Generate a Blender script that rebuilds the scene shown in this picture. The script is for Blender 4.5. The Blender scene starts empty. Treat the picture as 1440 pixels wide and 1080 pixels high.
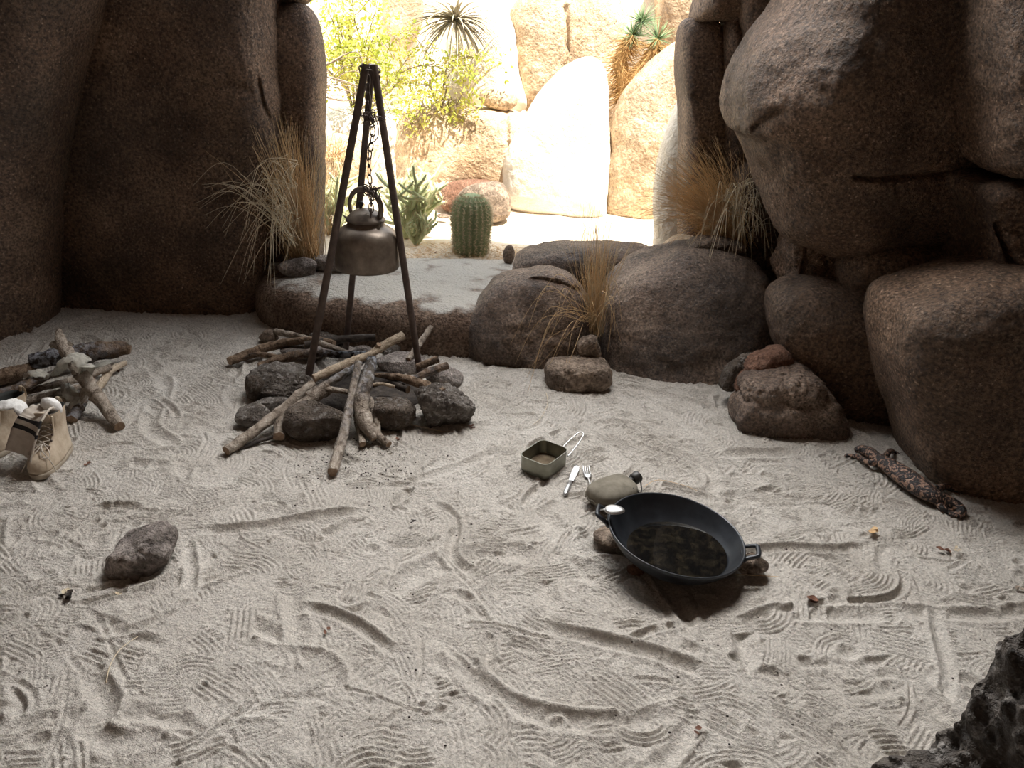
import bpy, bmesh, math, random
import numpy as np
from mathutils import Vector, Matrix, Euler, noise as mnoise
random.seed(7)
rng = np.random.default_rng(7)
S = bpy.context.scene
COL = S.collection
# ------------------------------------------------------------------ camera
F = 1067.0                       # focal length in pixels of the 1440 px wide frame
PITCH = math.radians(25.0); ROLL = math.radians(2.6)
CAM = np.array([0.0, 0.0, 1.2])
fw = np.array([0, math.cos(PITCH), -math.sin(PITCH)])
u0 = np.array([0, math.sin(PITCH), math.cos(PITCH)]); r0 = np.array([1.0, 0, 0])
rt = math.cos(ROLL)*r0 + math.sin(ROLL)*u0
up = math.cos(ROLL)*u0 - math.sin(ROLL)*r0
cam = bpy.data.objects.new('camera', bpy.data.cameras.new('camera')); COL.objects.link(cam)
M3 = Matrix(((rt[0], up[0], -fw[0]), (rt[1], up[1], -fw[1]), (rt[2], up[2], -fw[2])))
cam.matrix_world = Matrix.Translation(Vector(CAM)) @ M3.to_4x4()
cam.data.sensor_width = 36; cam.data.lens = 36*F/1440; cam.data.clip_start = 0.02
S.camera = cam
# ------------------------------------------------------------------ light
S.view_settings.view_transform = 'Standard'; S.view_settings.look = 'None'
S.view_settings.exposure = 0.0; S.view_settings.gamma = 1.0
S.view_settings.use_curve_mapping = False
w = bpy.data.worlds.new('sky'); S.world = w; w.use_nodes = True
bgn = w.node_tree.nodes['Background']
bgn.inputs[0].default_value = (0.92, 0.96, 1.0, 1); bgn.inputs[1].default_value = 2.6
sun = bpy.data.objects.new('sun', bpy.data.lights.new('sun', 'SUN')); COL.objects.link(sun)
sun.data.energy = 16; sun.data.angle = math.radians(0.6); sun.data.color = (1, 0.93, 0.80)
sun.rotation_euler = Vector((-0.30, 0.36, -1.0)).to_track_quat('-Z', 'Y').to_euler()
sky = bpy.data.objects.new('skylight', bpy.data.lights.new('skylight', 'AREA')); COL.objects.link(sky)  # unseen area lamp below the closed roof, added to light the sand
sky.data.shape = 'RECTANGLE'; sky.data.size = 1.5; sky.data.size_y = 0.5; sky.data.energy = 76; sky.data.spread = math.radians(125)
sky.data.color = (1.0, 0.975, 0.945)
sky.location = (0.15, 2.86, 2.46)
sky.rotation_euler = Vector((-0.06, -1.4, -1.0)).to_track_quat('-Z', 'Y').to_euler()

# ------------------------------------------------------------------ projection helpers (world points from the surveyed photo)
def ray(px, py):
    return fw + (px-720)/F*rt - (py-540)/F*up
def G(px, py, z=0.0):            # where that line of sight meets the level z
    d = ray(px, py); return CAM + d*((z-CAM[2])/d[2])
def P(px, py, Y):                # where it meets the upright plane y = Y
    d = ray(px, py); return CAM + d*(Y/d[1])
def DIST(p): return float(np.dot(np.asarray(p)-CAM, fw))

# ------------------------------------------------------------------ object helpers
def tag(o, label=None, cat=None, group=None, kind=None):
    if label: o['label'] = label
    if cat: o['category'] = cat
    if group: o['group'] = group
    if kind: o['kind'] = kind
    return o
def empty(name, loc, label, cat, group=None, rz=0):
    o = bpy.data.objects.new(name, None); COL.objects.link(o); o.location = Vector(loc)
    o.rotation_euler = (0, 0, rz); o.empty_display_size = 0.02
    return tag(o, label, cat, group)
class MB:
    def __init__(s): s.v = []; s.f = []; s.m = []; s.n = 0; s.at = []
    def add(s, v, f, m=0, at=None):
        v = np.asarray(v, float).reshape(-1, 3)
        s.v.append(v); s.f += [tuple(i+s.n for i in q) for q in f]; s.m += ([m]*len(f) if np.isscalar(m) else list(m))
        s.at.append(np.zeros(len(v)) if at is None else np.asarray(at, float)); s.n += len(v); return s
    def tube(s, pts, rad, sides=8, m=0, cap=True, squash=None, mcap=None, at=None, nz=0.0):
        pts = np.asarray(pts, float); n = len(pts); rad = np.broadcast_to(np.asarray(rad, float), (n,))
        t = np.gradient(pts, axis=0); t /= np.linalg.norm(t, axis=1)[:, None]+1e-12
        a = np.cross(t[0], [0, 0, 1.0]);
        if np.linalg.norm(a) < .05: a = np.cross(t[0], [0, 1.0, 0])
        N = []; cur = a/np.linalg.norm(a)
        for i in range(n):
            cur = cur - t[i]*np.dot(cur, t[i]); cur /= np.linalg.norm(cur)+1e-12; N.append(cur)
        N = np.array(N); B = np.cross(t, N)
        th = np.linspace(0, 2*np.pi, sides, endpoint=False)
        sx, sy = squash if squash else (1, 1)
        R = rad[:, None]*np.ones(sides)
        if nz:
            ph = random.random()*50
            for i in range(n):
                for j in range(sides):
                    q = Vector((math.cos(th[j])*1.3+ph, math.sin(th[j])*1.3, i*0.55))
                    R[i, j] *= 1+nz*mnoise.noise(q)+nz*.5*mnoise.noise(q*2.7)
        V = pts[:, None, :] + N[:, None, :]*(np.cos(th)*R*sx)[:, :, None] + B[:, None, :]*(np.sin(th)*R*sy)[:, :, None]
        V = V.reshape(-1, 3); f = []; mm = []
        for i in range(n-1):
            for j in range(sides):
                k = (j+1) % sides
                f.append((i*sides+j, i*sides+k, (i+1)*sides+k, (i+1)*sides+j)); mm.append(m)
        if cap:
            f.append(tuple(range(sides))[::-1]); f.append(tuple((n-1)*sides+j for j in range(sides))); mm += [m if mcap is None else mcap]*2
        A = None if at is None else np.repeat(np.asarray(at, float), sides)
        return s.add(V, f, mm, A)
    def lathe(s, prof, seg=40, m=0, squash=(1, 1), close=False):
        prof = np.asarray(prof, float); n = len(prof); th = np.linspace(0, 2*np.pi, seg, endpoint=False)
        V = np.stack([prof[:, 0][:, None]*np.cos(th)*squash[0], prof[:, 0][:, None]*np.sin(th)*squash[1], prof[:, 1][:, None]*np.ones(seg)], -1).reshape(-1, 3)
        f = []
        rr = range(n if close else n-1)
        for i in rr:
            i2 = (i+1) % n
            for j in range(seg):
                k = (j+1) % seg; f.append((i*seg+j, i*seg+k, i2*seg+k, i2*seg+j))
        return s.add(V, f, m)
    def box(s, c, h, R=None, m=0):
        q = np.array([(x, y, z) for x in (-1, 1) for y in (-1, 1) for z in (-1, 1)], float)*np.asarray(h)
        if R is not None: q = q @ np.array(R).T
        f = [(0, 1, 3, 2), (4, 6, 7, 5), (0, 4, 5, 1), (2, 3, 7, 6), (0, 2, 6, 4), (1, 5, 7, 3)]
        return s.add(q+np.asarray(c), f, m)
    def xf(s, Mx):
        Mx = np.array(Mx)
        s.v = [v @ Mx[:3, :3].T + Mx[:3, 3] for v in s.v]; return s
    def build(s, name, mats, parent=None, smooth=True, origin=None, auto=None):
        V = np.concatenate(s.v)
        if parent is not None: off = np.zeros(3) if origin is None else np.asarray(origin, float)
        else: off = np.array([(V[:, 0].min()+V[:, 0].max())/2, (V[:, 1].min()+V[:, 1].max())/2, V[:, 2].min()]) if origin is None else np.asarray(origin, float)
        me = bpy.data.meshes.new(name); me.from_pydata((V-off).tolist(), [], s.f)
        if not isinstance(mats, (list, tuple)): mats = [mats]
        for mt in mats: me.materials.append(mt)
        me.polygons.foreach_set('material_index', s.m)
        if smooth: me.polygons.foreach_set('use_smooth', [True]*len(s.f))
        A = np.concatenate(s.at)
        if A.any():
            a = me.attributes.new('char', 'FLOAT', 'POINT'); a.data.foreach_set('value', A)
        bm = bmesh.new(); bm.from_mesh(me); bmesh.ops.recalc_face_normals(bm, faces=bm.faces); bm.to_mesh(me); bm.free()
        if auto: me.set_sharp_from_angle(angle=math.radians(auto))
        o = bpy.data.objects.new(name, me); COL.objects.link(o); o.location = Vector(off)
        if parent is not None: o.parent = parent
        return o
def spline(pts, n, closed=False):
    p = np.asarray(pts, float); k = len(p); out = []
    segs = k if closed else k-1
    T = np.linspace(0, segs, n, endpoint=not closed)
    for t in T:
        i = min(int(t), segs-1); u = t-i
        if closed: a, b, c, d = p[(i-1) % k], p[i % k], p[(i+1) % k], p[(i+2) % k]
        else: a, b, c, d = p[max(i-1, 0)], p[i], p[i+1], p[min(i+2, k-1)]
        out.append(.5*((2*b)+(-a+c)*u+(2*a-5*b+4*c-d)*u*u+(-a+3*b-3*c+d)*u**3))
    return np.array(out)

# ------------------------------------------------------------------ materials
def mat(name):
    m = bpy.data.materials.new(name); m.use_nodes = True; nt = m.node_tree
    return m, nt, nt.nodes['Principled BSDF']
def N(nt, t, **k):
    n = nt.nodes.new(t)
    for a, b in k.items():
        if a.startswith('_'): n.inputs[a[1:].replace('_', ' ')].default_value = b
        else: setattr(n, a, b)
    return n
def ramp(nt, stops):
    r = nt.nodes.new('ShaderNodeValToRGB'); e = r.color_ramp.elements
    while len(e) < len(stops): e.new(.5)
    for i, (p, c) in enumerate(stops): e[i].position = p; e[i].color = (*c, 1)
    return r
def grain(name, stops, scale=8, detail=8, bump=((80, .004, .8),), rough=.9, spec=.25, stretch=(1, 1, 1), metallic=0, speck=None, dist=0.0, mott=None):
    m, nt, b = mat(name); L = nt.links.new
    g = N(nt, 'ShaderNodeNewGeometry'); mp = N(nt, 'ShaderNodeMapping'); mp.inputs['Scale'].default_value = stretch
    L(g.outputs['Position'], mp.inputs['Vector'])
    n = N(nt, 'ShaderNodeTexNoise', _Scale=scale, _Detail=detail, _Roughness=.62, _Distortion=dist); L(mp.outputs[0], n.inputs['Vector'])
    r = ramp(nt, stops); L(n.outputs['Fac'], r.inputs[0]); colr = r.outputs[0]
    if speck:
        sc, lo, hi, c, fac = speck
        n2 = N(nt, 'ShaderNodeTexNoise', _Scale=sc, _Detail=3.0); L(mp.outputs[0], n2.inputs['Vector'])
        mr = N(nt, 'ShaderNodeMapRange'); mr.inputs['From Min'].default_value = lo; mr.inputs['From Max'].default_value = hi; mr.inputs['To Max'].default_value = fac
        L(n2.outputs['Fac'], mr.inputs['Value'])
        mx = N(nt, 'ShaderNodeMixRGB'); mx.inputs[2].default_value = (*c, 1); L(mr.outputs[0], mx.inputs[0]); L(colr, mx.inputs[1]); colr = mx.outputs[0]
    if mott:
        for sc, lo, hi in mott:
            n3 = N(nt, 'ShaderNodeTexNoise', _Scale=sc, _Detail=3.0, _Roughness=.6); L(mp.outputs[0], n3.inputs['Vector'])
            m3 = N(nt, 'ShaderNodeMapRange'); m3.inputs['From Min'].default_value = .36; m3.inputs['From Max'].default_value = .64
            m3.inputs['To Min'].default_value = lo; m3.inputs['To Max'].default_value = hi; L(n3.outputs['Fac'], m3.inputs['Value'])
            mu = N(nt, 'ShaderNodeMixRGB', blend_type='MULTIPLY'); mu.inputs[0].default_value = 1; L(colr, mu.inputs[1]); L(m3.outputs[0], mu.inputs[2]); colr = mu.outputs[0]
    L(colr, b.inputs['Base Color'])
    prev = None
    for sc, d, st in bump:
        nn = N(nt, 'ShaderNodeTexNoise', _Scale=sc, _Detail=4.0, _Roughness=.6); L(mp.outputs[0], nn.inputs['Vector'])
        bb = N(nt, 'ShaderNodeBump'); bb.inputs['Strength'].default_value = st; bb.inputs['Distance'].default_value = d
        L(nn.outputs['Fac'], bb.inputs['Height'])
        if prev: L(prev.outputs[0], bb.inputs['Normal'])
        prev = bb
    if prev: L(prev.outputs[0], b.inputs['Normal'])
    b.inputs['Roughness'].default_value = rough; b.inputs['Specular IOR Level'].default_value = spec; b.inputs['Metallic'].default_value = metallic
    return m
def flat(name, c, rough=.6, metallic=0, spec=.5):
    m, nt, b = mat(name); b.inputs['Base Color'].default_value = (*c, 1); b.inputs['Roughness'].default_value = rough
    b.inputs['Metallic'].default_value = metallic; b.inputs['Specular IOR Level'].default_value = spec; return m
M = {}
M['cave'] = grain('cave_rock', [(.3, (.105, .060, .036)), (.5, (.18, .112, .072)), (.72, (.27, .18, .12))], scale=5, bump=((26, .020, .7), (90, .022, 1.0), (220, .008, 1.0)), speck=(120, .60, .72, (.58, .42, .30), .6), mott=((95, .45, 1.7), (2.2, .6, 1.35)), spec=.5, rough=.62)
M['boulder'] = grain('boulder_rock', [(.3, (.13, .084, .060)), (.52, (.22, .152, .112)), (.75, (.32, .24, .185))], scale=6, bump=((24, .022, .7), (95, .022, 1.0), (230, .008, 1.0)), speck=(130, .60, .72, (.55, .45, .36), .5), mott=((100, .5, 1.6), (3, .7, 1.3)), spec=.6, rough=.55)
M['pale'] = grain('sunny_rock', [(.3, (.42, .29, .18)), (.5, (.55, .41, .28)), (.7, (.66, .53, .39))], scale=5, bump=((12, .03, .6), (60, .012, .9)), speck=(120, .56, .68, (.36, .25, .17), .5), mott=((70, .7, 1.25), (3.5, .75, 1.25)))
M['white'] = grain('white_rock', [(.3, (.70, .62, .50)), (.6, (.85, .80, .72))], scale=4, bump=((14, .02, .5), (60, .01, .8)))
M['stone'] = grain('hearth_stone', [(.3, (.07, .057, .05)), (.5, (.17, .145, .125)), (.7, (.34, .31, .28))], scale=16, bump=((40, .03, 1.0), (140, .014, 1.0)), speck=(60, .55, .66, (.55, .52, .49), .6))
M['hearth'] = grain('sooty_brown_stone', [(.3, (.09, .07, .055)), (.5, (.19, .15, .12)), (.72, (.33, .27, .22))], scale=16, bump=((35, .03, 1.0), (140, .014, 1.0)), speck=(50, .56, .68, (.48, .45, .42), .5))
M['tan'] = grain('tan_stone', [(.3, (.20, .145, .11)), (.7, (.38, .30, .235))], scale=14, bump=((45, .024, 1.0), (160, .012, 1.0)), mott=((90, .65, 1.35), (14, .7, 1.25)))
M['red'] = grain('red_stone', [(.3, (.17, .085, .055)), (.7, (.30, .17, .12))], scale=14, bump=((45, .024, 1.0), (160, .012, 1.0)), mott=((90, .65, 1.35),))
M['grey'] = grain('grey_stone', [(.3, (.22, .185, .165)), (.7, (.40, .35, .32))], scale=14, bump=((45, .024, 1.0), (160, .012, 1.0)), mott=((90, .65, 1.35), (14, .7, 1.25)))
M['black'] = grain('dark_lava', [(.3, (.03, .025, .022)), (.55, (.075, .062, .052)), (.8, (.16, .14, .12))], scale=22, bump=((30, .03, 1.0), (110, .012, 1.0)), speck=(45, .58, .66, (.38, .36, .34), .5), spec=.4, rough=.7)
M['sand'] = grain('pale_sand', [(.3, (.56, .515, .46)), (.55, (.655, .61, .555)), (.75, (.73, .69, .635))], scale=3.5, bump=((55, .012, .7), (160, .009, .9), (450, .004, .8)), speck=(230, .62, .72, (.24, .19, .15), .6), mott=((150, .80, 1.15),), spec=.15)
M['ledge'] = grain('ledge_rock', [(.3, (.12, .078, .055)), (.5, (.19, .13, .095)), (.7, (.28, .21, .16))], scale=7, bump=((22, .02, .7), (90, .02, 1.0)), spec=.3, mott=((95, .5, 1.6),))
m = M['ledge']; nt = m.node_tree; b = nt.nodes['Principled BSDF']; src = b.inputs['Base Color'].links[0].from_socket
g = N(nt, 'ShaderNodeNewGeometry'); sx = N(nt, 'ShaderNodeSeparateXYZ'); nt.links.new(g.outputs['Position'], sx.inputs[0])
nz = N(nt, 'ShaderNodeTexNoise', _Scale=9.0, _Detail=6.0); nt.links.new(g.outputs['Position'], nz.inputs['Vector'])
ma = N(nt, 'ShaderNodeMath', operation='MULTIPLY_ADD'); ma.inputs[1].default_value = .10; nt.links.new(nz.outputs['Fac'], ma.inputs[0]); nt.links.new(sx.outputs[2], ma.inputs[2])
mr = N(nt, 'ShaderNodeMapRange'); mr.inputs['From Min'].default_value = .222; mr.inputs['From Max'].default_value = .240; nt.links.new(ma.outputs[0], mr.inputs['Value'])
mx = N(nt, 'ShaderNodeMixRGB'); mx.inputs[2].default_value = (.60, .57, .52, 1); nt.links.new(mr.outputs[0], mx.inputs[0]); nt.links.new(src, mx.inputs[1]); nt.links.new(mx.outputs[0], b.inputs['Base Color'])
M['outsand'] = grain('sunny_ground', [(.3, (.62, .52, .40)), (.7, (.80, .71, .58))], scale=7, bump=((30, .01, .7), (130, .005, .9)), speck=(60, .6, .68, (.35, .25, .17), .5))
for nm, st in (('wood_grey', [(.34, (.09, .066, .05)), (.46, (.27, .22, .175)), (.60, (.42, .36, .30)), (.78, (.58, .52, .45))]),
               ('wood_brown', [(.34, (.05, .034, .024)), (.48, (.15, .10, .066)), (.62, (.27, .19, .13)), (.78, (.42, .32, .23))]),
               ('wood_pale', [(.3, (.35, .27, .19)), (.55, (.56, .46, .35)), (.75, (.70, .61, .50))])):
    m = grain(nm, st, scale=30, bump=((60, .010, .9), (220, .006, 1.0)), stretch=(1, .6, 1.2), dist=1.2)
    nt = m.node_tree; b = nt.nodes['Principled BSDF']; src = b.inputs['Base Color'].links[0].from_socket
    a = N(nt, 'ShaderNodeAttribute'); a.attribute_name = 'char'
    nz = N(nt, 'ShaderNodeTexNoise', _Scale=55.0); rr = ramp(nt, [(.42, (.012, .012, .014)), (.6, (.30, .32, .36))])
    g = N(nt, 'ShaderNodeNewGeometry'); nt.links.new(g.outputs['Position'], nz.inputs['Vector']); nt.links.new(nz.outputs['Fac'], rr.inputs[0])
    mx = N(nt, 'ShaderNodeMixRGB'); nt.links.new(a.outputs['Fac'], mx.inputs[0]); nt.links.new(src, mx.inputs[1]); nt.links.new(rr.outputs[0], mx.inputs[2])
    nt.links.new(mx.outputs[0], b.inputs['Base Color']); M[nm] = m
M['wood_black'] = grain('charred_wood', [(.3, (.015, .012, .011)), (.6, (.06, .048, .04)), (.8, (.14, .12, .11))], scale=40, bump=((70, .005, .9),), rough=.8)
M['wood_end'] = grain('cut_wood_end', [(.3, (.20, .13, .085)), (.7, (.38, .28, .20))], scale=90, bump=((200, .001, .5),))
M['iron'] = grain('rusty_iron', [(.3, (.06, .042, .036)), (.6, (.12, .085, .07)), (.8, (.19, .13, .10))], scale=40, bump=((180, .001, .5),), rough=.6, spec=.5)
M['soot'] = grain('sooty_kettle', [(.3, (.07, .056, .046)), (.5, (.17, .135, .105)), (.72, (.30, .25, .20))], scale=14, bump=((160, .0006, .4),), rough=.42, metallic=.4, spec=.5)
M['cast'] = grain('cast_iron', [(.3, (.012, .014, .018)), (.7, (.035, .040, .048))], scale=20, bump=((300, .0005, .3),), rough=.38, spec=.6, metallic=.3)
M['tin'] = grain('mess_tin_metal', [(.3, (.20, .20, .16)), (.7, (.36, .36, .30))], scale=18, bump=((200, .0004, .3),), rough=.42, metallic=.75)
M['steel'] = flat('bright_steel', (.62, .62, .62), .38, 1.0)
M['water'] = None
m, nt, b = mat('murky_water'); b.inputs['Roughness'].default_value = .03; b.inputs['IOR'].default_value = 1.33
nz = N(nt, 'ShaderNodeTexNoise', _Scale=34.0, _Detail=12.0, _Distortion=.6, _Roughness=.7); rr = ramp(nt, [(.46, (.004, .004, .004)), (.66, (.022, .018, .012)), (.85, (.10, .085, .06))])
tc = N(nt, 'ShaderNodeTexCoord'); nt.links.new(tc.outputs['Object'], nz.inputs['Vector'])
nt.links.new(nz.outputs['Fac'], rr.inputs[0]); nt.links.new(rr.outputs[0], b.inputs['Base Color']); M['water'] = m
M['canvas'] = grain('canteen_cloth', [(.3, (.13, .115, .09)), (.7, (.25, .225, .18))], scale=30, bump=((600, .001, .6),))
M['plastic'] = flat('dark_plastic', (.03, .028, .026), .45)
M['leather'] = grain('dusty_suede', [(.3, (.36, .28, .20)), (.7, (.60, .51, .40))], scale=20, bump=((150, .002, .5), (40, .003, .4)), rough=.85)
M['sole'] = grain('boot_sole', [(.3, (.30, .25, .19)), (.7, (.46, .40, .32))], scale=30, bump=((200, .001, .4),))
M['lining'] = flat('boot_lining', (.03, .032, .03), .9)
M['lace'] = flat('boot_lace', (.55, .50, .44), .9)
M['sock'] = grain('grey_sock', [(.3, (.44, .38, .32)), (.7, (.60, .54, .47))], scale=40, bump=((500, .001, .6),))
M['dregs'] = grain('brown_dregs', [(.3, (.07, .05, .035)), (.7, (.20, .16, .11))], scale=25, bump=(), rough=.12)
M['sockw'] = grain('white_sock', [(.3, (.70, .69, .67)), (.7, (.82, .81, .79))], scale=40, bump=((90, .004, .6),))
M['stripe'] = flat('sock_stripe', (.02, .018, .02), .9)
M['straw'] = grain('dry_straw', [(.3, (.70, .48, .25)), (.7, (.90, .70, .44))], scale=20, bump=())
M['strawp'] = grain('pale_straw', [(.3, (.66, .56, .40)), (.7, (.84, .75, .58))], scale=20, bump=())
M['twig'] = grain('twig', [(.3, (.22, .16, .12)), (.7, (.42, .35, .28))], scale=20, bump=())
M['leafy'] = grain('creosote_leaf', [(.3, (.34, .46, .06)), (.5, (.58, .60, .12)), (.7, (.72, .56, .22))], scale=9, bump=())
M['cholla'] = grain('cholla_skin', [(.3, (.42, .50, .28)), (.7, (.66, .70, .44))], scale=40, bump=((120, .004, .8),))
M['barrel'] = grain('barrel_skin', [(.3, (.24, .30, .17)), (.7, (.42, .46, .28))], scale=30, bump=((90, .003, .6),))
M['spine'] = flat('cactus_spine', (.72, .60, .42), .7)
M['yucca'] = flat('yucca_green', (.20, .30, .15), .6)
M['yuccad'] = grain('yucca_dead', [(.3, (.42, .24, .09)), (.7, (.66, .44, .20))], scale=30, bump=())
M['agave'] = grain('agave_leaf', [(.3, (.40, .36, .26)), (.7, (.66, .58, .44))], scale=12, bump=())
M['leaf'] = grain('dead_leaf', [(.3, (.10, .045, .03)), (.7, (.25, .13, .09))], scale=60, bump=((200, .002, .6),))
for nm_ in ('straw', 'strawp', 'leafy', 'yuccad', 'agave'):      # thin blades let light through
    nt = M[nm_].node_tree; b = nt.nodes['Principled BSDF']; tr = N(nt, 'ShaderNodeBsdfTranslucent'); mx = N(nt, 'ShaderNodeMixShader'); mx.inputs[0].default_value = .25
    nt.links.new(b.inputs['Base Color'].links[0].from_socket, tr.inputs['Color']); nt.links.new(b.outputs[0], mx.inputs[1]); nt.links.new(tr.outputs[0], mx.inputs[2])
    nt.links.new(mx.outputs[0], nt.nodes['Material Output'].inputs['Surface'])
m, nt, b = mat('papery_skin'); b.inputs['Base Color'].default_value = (.78, .75, .66, 1); b.inputs['Roughness'].default_value = .16
b.inputs['Alpha'].default_value = .72
vz = N(nt, 'ShaderNodeTexVoronoi', _Scale=110.0); bb = N(nt, 'ShaderNodeBump'); bb.inputs['Strength'].default_value = .8; bb.inputs['Distance'].default_value = .003
nt.links.new(vz.outputs['Distance'], bb.inputs['Height']); nt.links.new(bb.outputs[0], b.inputs['Normal']); M['skin'] = m
# beaded lizard skin: black bands over dull orange-pink
m, nt, b = mat('lizard_skin'); L = nt.links.new
g = N(nt, 'ShaderNodeNewGeometry'); wz = N(nt, 'ShaderNodeTexNoise', _Scale=62.0, _Detail=2.0, _Distortion=1.8); L(g.outputs['Position'], wz.inputs['Vector'])
rr = ramp(nt, [(.46, (.012, .009, .009)), (.52, (.03, .02, .02)), (.54, (.22, .125, .09)), (.62, (.36, .23, .16))]); L(wz.outputs['Fac'], rr.inputs[0]); L(rr.outputs[0], b.inputs['Base Color'])
vz = N(nt, 'ShaderNodeTexVoronoi', _Scale=260.0); L(g.outputs['Position'], vz.inputs['Vector'])
bb = N(nt, 'ShaderNodeBump', invert=True); bb.inputs['Distance'].default_value = .002; L(vz.outputs['Distance'], bb.inputs['Height']); L(bb.outputs[0], b.inputs['Normal'])
b.inputs['Roughness'].default_value = .45; M['lizard'] = m

# ------------------------------------------------------------------ rock builders
def project(V):
    d = V-CAM; z = d @ fw
    return 720+F*(d @ rt)/z, 540-F*(d @ up)/z
def boulder(name, label, outline, Y, df, db=None, m='cave', e=.75, seg=150, rings=46, amp=.02, nsc=2.2, seed=0, cracks=(), cat='boulder', kind=None, group=None, c=None, lean=0.0, fine=.004):
    """closed rounded rock; its outline stands in the upright plane y=Y, it swells df towards the cave and db behind"""
    db = df if db is None else db
    o = spline(outline, seg, True)
    pts = np.array([P(x, y, Y) for x, y in o])
    if c is None:
        x, z = pts[:, 0], pts[:, 2]; x2, z2 = np.roll(x, -1), np.roll(z, -1); cr = x*z2-x2*z; A = cr.sum()/2
        cc = np.array([((x+x2)*cr).sum()/6/A, Y, ((z+z2)*cr).sum()/6/A])
    else: cc = P(c[0], c[1], Y)
    T = np.linspace(0, np.pi/2, rings+1)[1:]
    V = [cc+np.array([0, -df, 0])]; 
    for t in T:
        r = math.sin(t)**e; d = max(math.cos(t), 0)**e
        V += list(cc+(pts-cc)*r+np.array([0, -df*d, 0]))
    nb = rings//2; Tb = np.linspace(np.pi/2, 0, nb+1)[1:-1]
    for t in Tb:
        r = math.sin(t)**e; d = math.cos(t)**e
        V += list(cc+(pts-cc)*r+np.array([0, db*d, 0]))
    V.append(cc+np.array([0, db, 0])); V = np.array(V); V[:, 1] += lean*(V[:, 2]-cc[2])
    nr = rings+nb-1; f = []
    for j in range(seg): f.append((0, 1+j, 1+(j+1) % seg))
    for i in range(nr-1):
        for j in range(seg):
            k = (j+1) % seg; a = 1+i*seg; f.append((a+j, a+seg+j, a+seg+k, a+k))
    e0 = 1+(nr-1)*seg
    for j in range(seg): f.append((e0+j, len(V)-1, e0+(j+1) % seg))
    dirn = V-cc; dirn /= np.linalg.norm(dirn, axis=1)[:, None]+1e-9
    so = Vector((seed*3.1, seed*1.7, seed*.9))
    D = np.array([mnoise.noise(Vector(v)*nsc+so)+.5*mnoise.noise(Vector(v)*nsc*2.3+so)+.25*mnoise.noise(Vector(v)*nsc*5.5+so) for v in V])
    D2 = np.array([mnoise.noise(Vector(v)*28+so)+.6*mnoise.noise(Vector(v)*60+so) for v in V])
    V = V+dirn*(amp*D+fine*D2)[:, None]
    for pl, wd, dp in cracks:      # fissures: a line on the stone pressed inwards
        pl = spline(pl, 24)
        X, Yp = project(V); best = np.full(len(V), 1e9)
        for a, b_ in zip(pl[:-1], pl[1:]):
            ab = b_-a; t = np.clip(((X-a[0])*ab[0]+(Yp-a[1])*ab[1])/(ab@ab), 0, 1)
            best = np.minimum(best, np.hypot(X-a[0]-t*ab[0], Yp-a[1]-t*ab[1]))
        k = np.exp(-(best/wd)**2)*(V[:, 1] < Y)
        V = V+np.array([0, 1, 0])*(dp*k)[:, None]
    ob = MB().add(V, f).build(name, M[m])
    return tag(ob, label, None if kind == 'structure' else cat, group, kind)
def ico(sub):
    bm = bmesh.new(); bmesh.ops.create_icosphere(bm, subdivisions=sub, radius=1); v = np.array([q.co[:] for q in bm.verts]); f = [tuple(x.index for x in q.verts) for q in bm.faces]; bm.free(); return v, f
ICO = {k: ico(k) for k in (2, 3, 4, 5)}
def rock(name, label, cen, size, m='stone', seed=0, planes=9, rot=(0, 0, 0), sub=4, amp=.06, cat='stone', group=None, flat_top=None, fine=.02):
    v, f = ICO[sub]; v = v.copy(); r = np.random.default_rng(seed+100)
    for _ in range(planes):
        n = r.normal(size=3); n /= np.linalg.norm(n); d = r.uniform(.62, .88)
        k = v@n-d; v -= np.outer(np.clip(k, 0, None)*.92, n)
    if flat_top:
        k = v[:, 2]-flat_top; v[:, 2] -= np.clip(k, 0, None)*.85
    so = Vector((seed*2.3, seed*.7, seed*1.9))
    D = np.array([mnoise.noise(Vector(q)*1.6+so)+.5*mnoise.noise(Vector(q)*4+so) for q in v])
    D2 = np.array([abs(mnoise.noise(Vector(q)*7+so))+.6*mnoise.noise(Vector(q)*15+so) for q in v])
    nn = v/np.linalg.norm(v, axis=1)[:, None]
    v = v+nn*(amp*D+fine*D2)[:, None]
    v = v*np.asarray(size)
    R = np.array(Euler(rot).to_matrix()); v = v@R.T+np.asarray(cen)
    return tag(MB().add(v, f).build(name, M[m]), label, cat, group)
def rock_px(name, label, x0, y0, x1, y1, z=0.0, depth=.8, sink=.12, **k):
    cx = (x0+x1)/2; p = G(cx, (y0+y1)/2, z+.04); D = DIST(p)
    W = (x1-x0)*D/F; ph = math.asin(-(p-CAM)[2]/np.linalg.norm(p-CAM))
    hz = max(((y1-y0)*D/F-depth*W*math.sin(ph)*.8)/math.cos(ph), .25*W)
    p = G(cx, (y0+y1)/2, z+hz*(.5-sink))
    return rock(name, label, p, (W/2*1.06, W*depth/2*1.06, hz/2*(1.06+sink)), **k)
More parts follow.
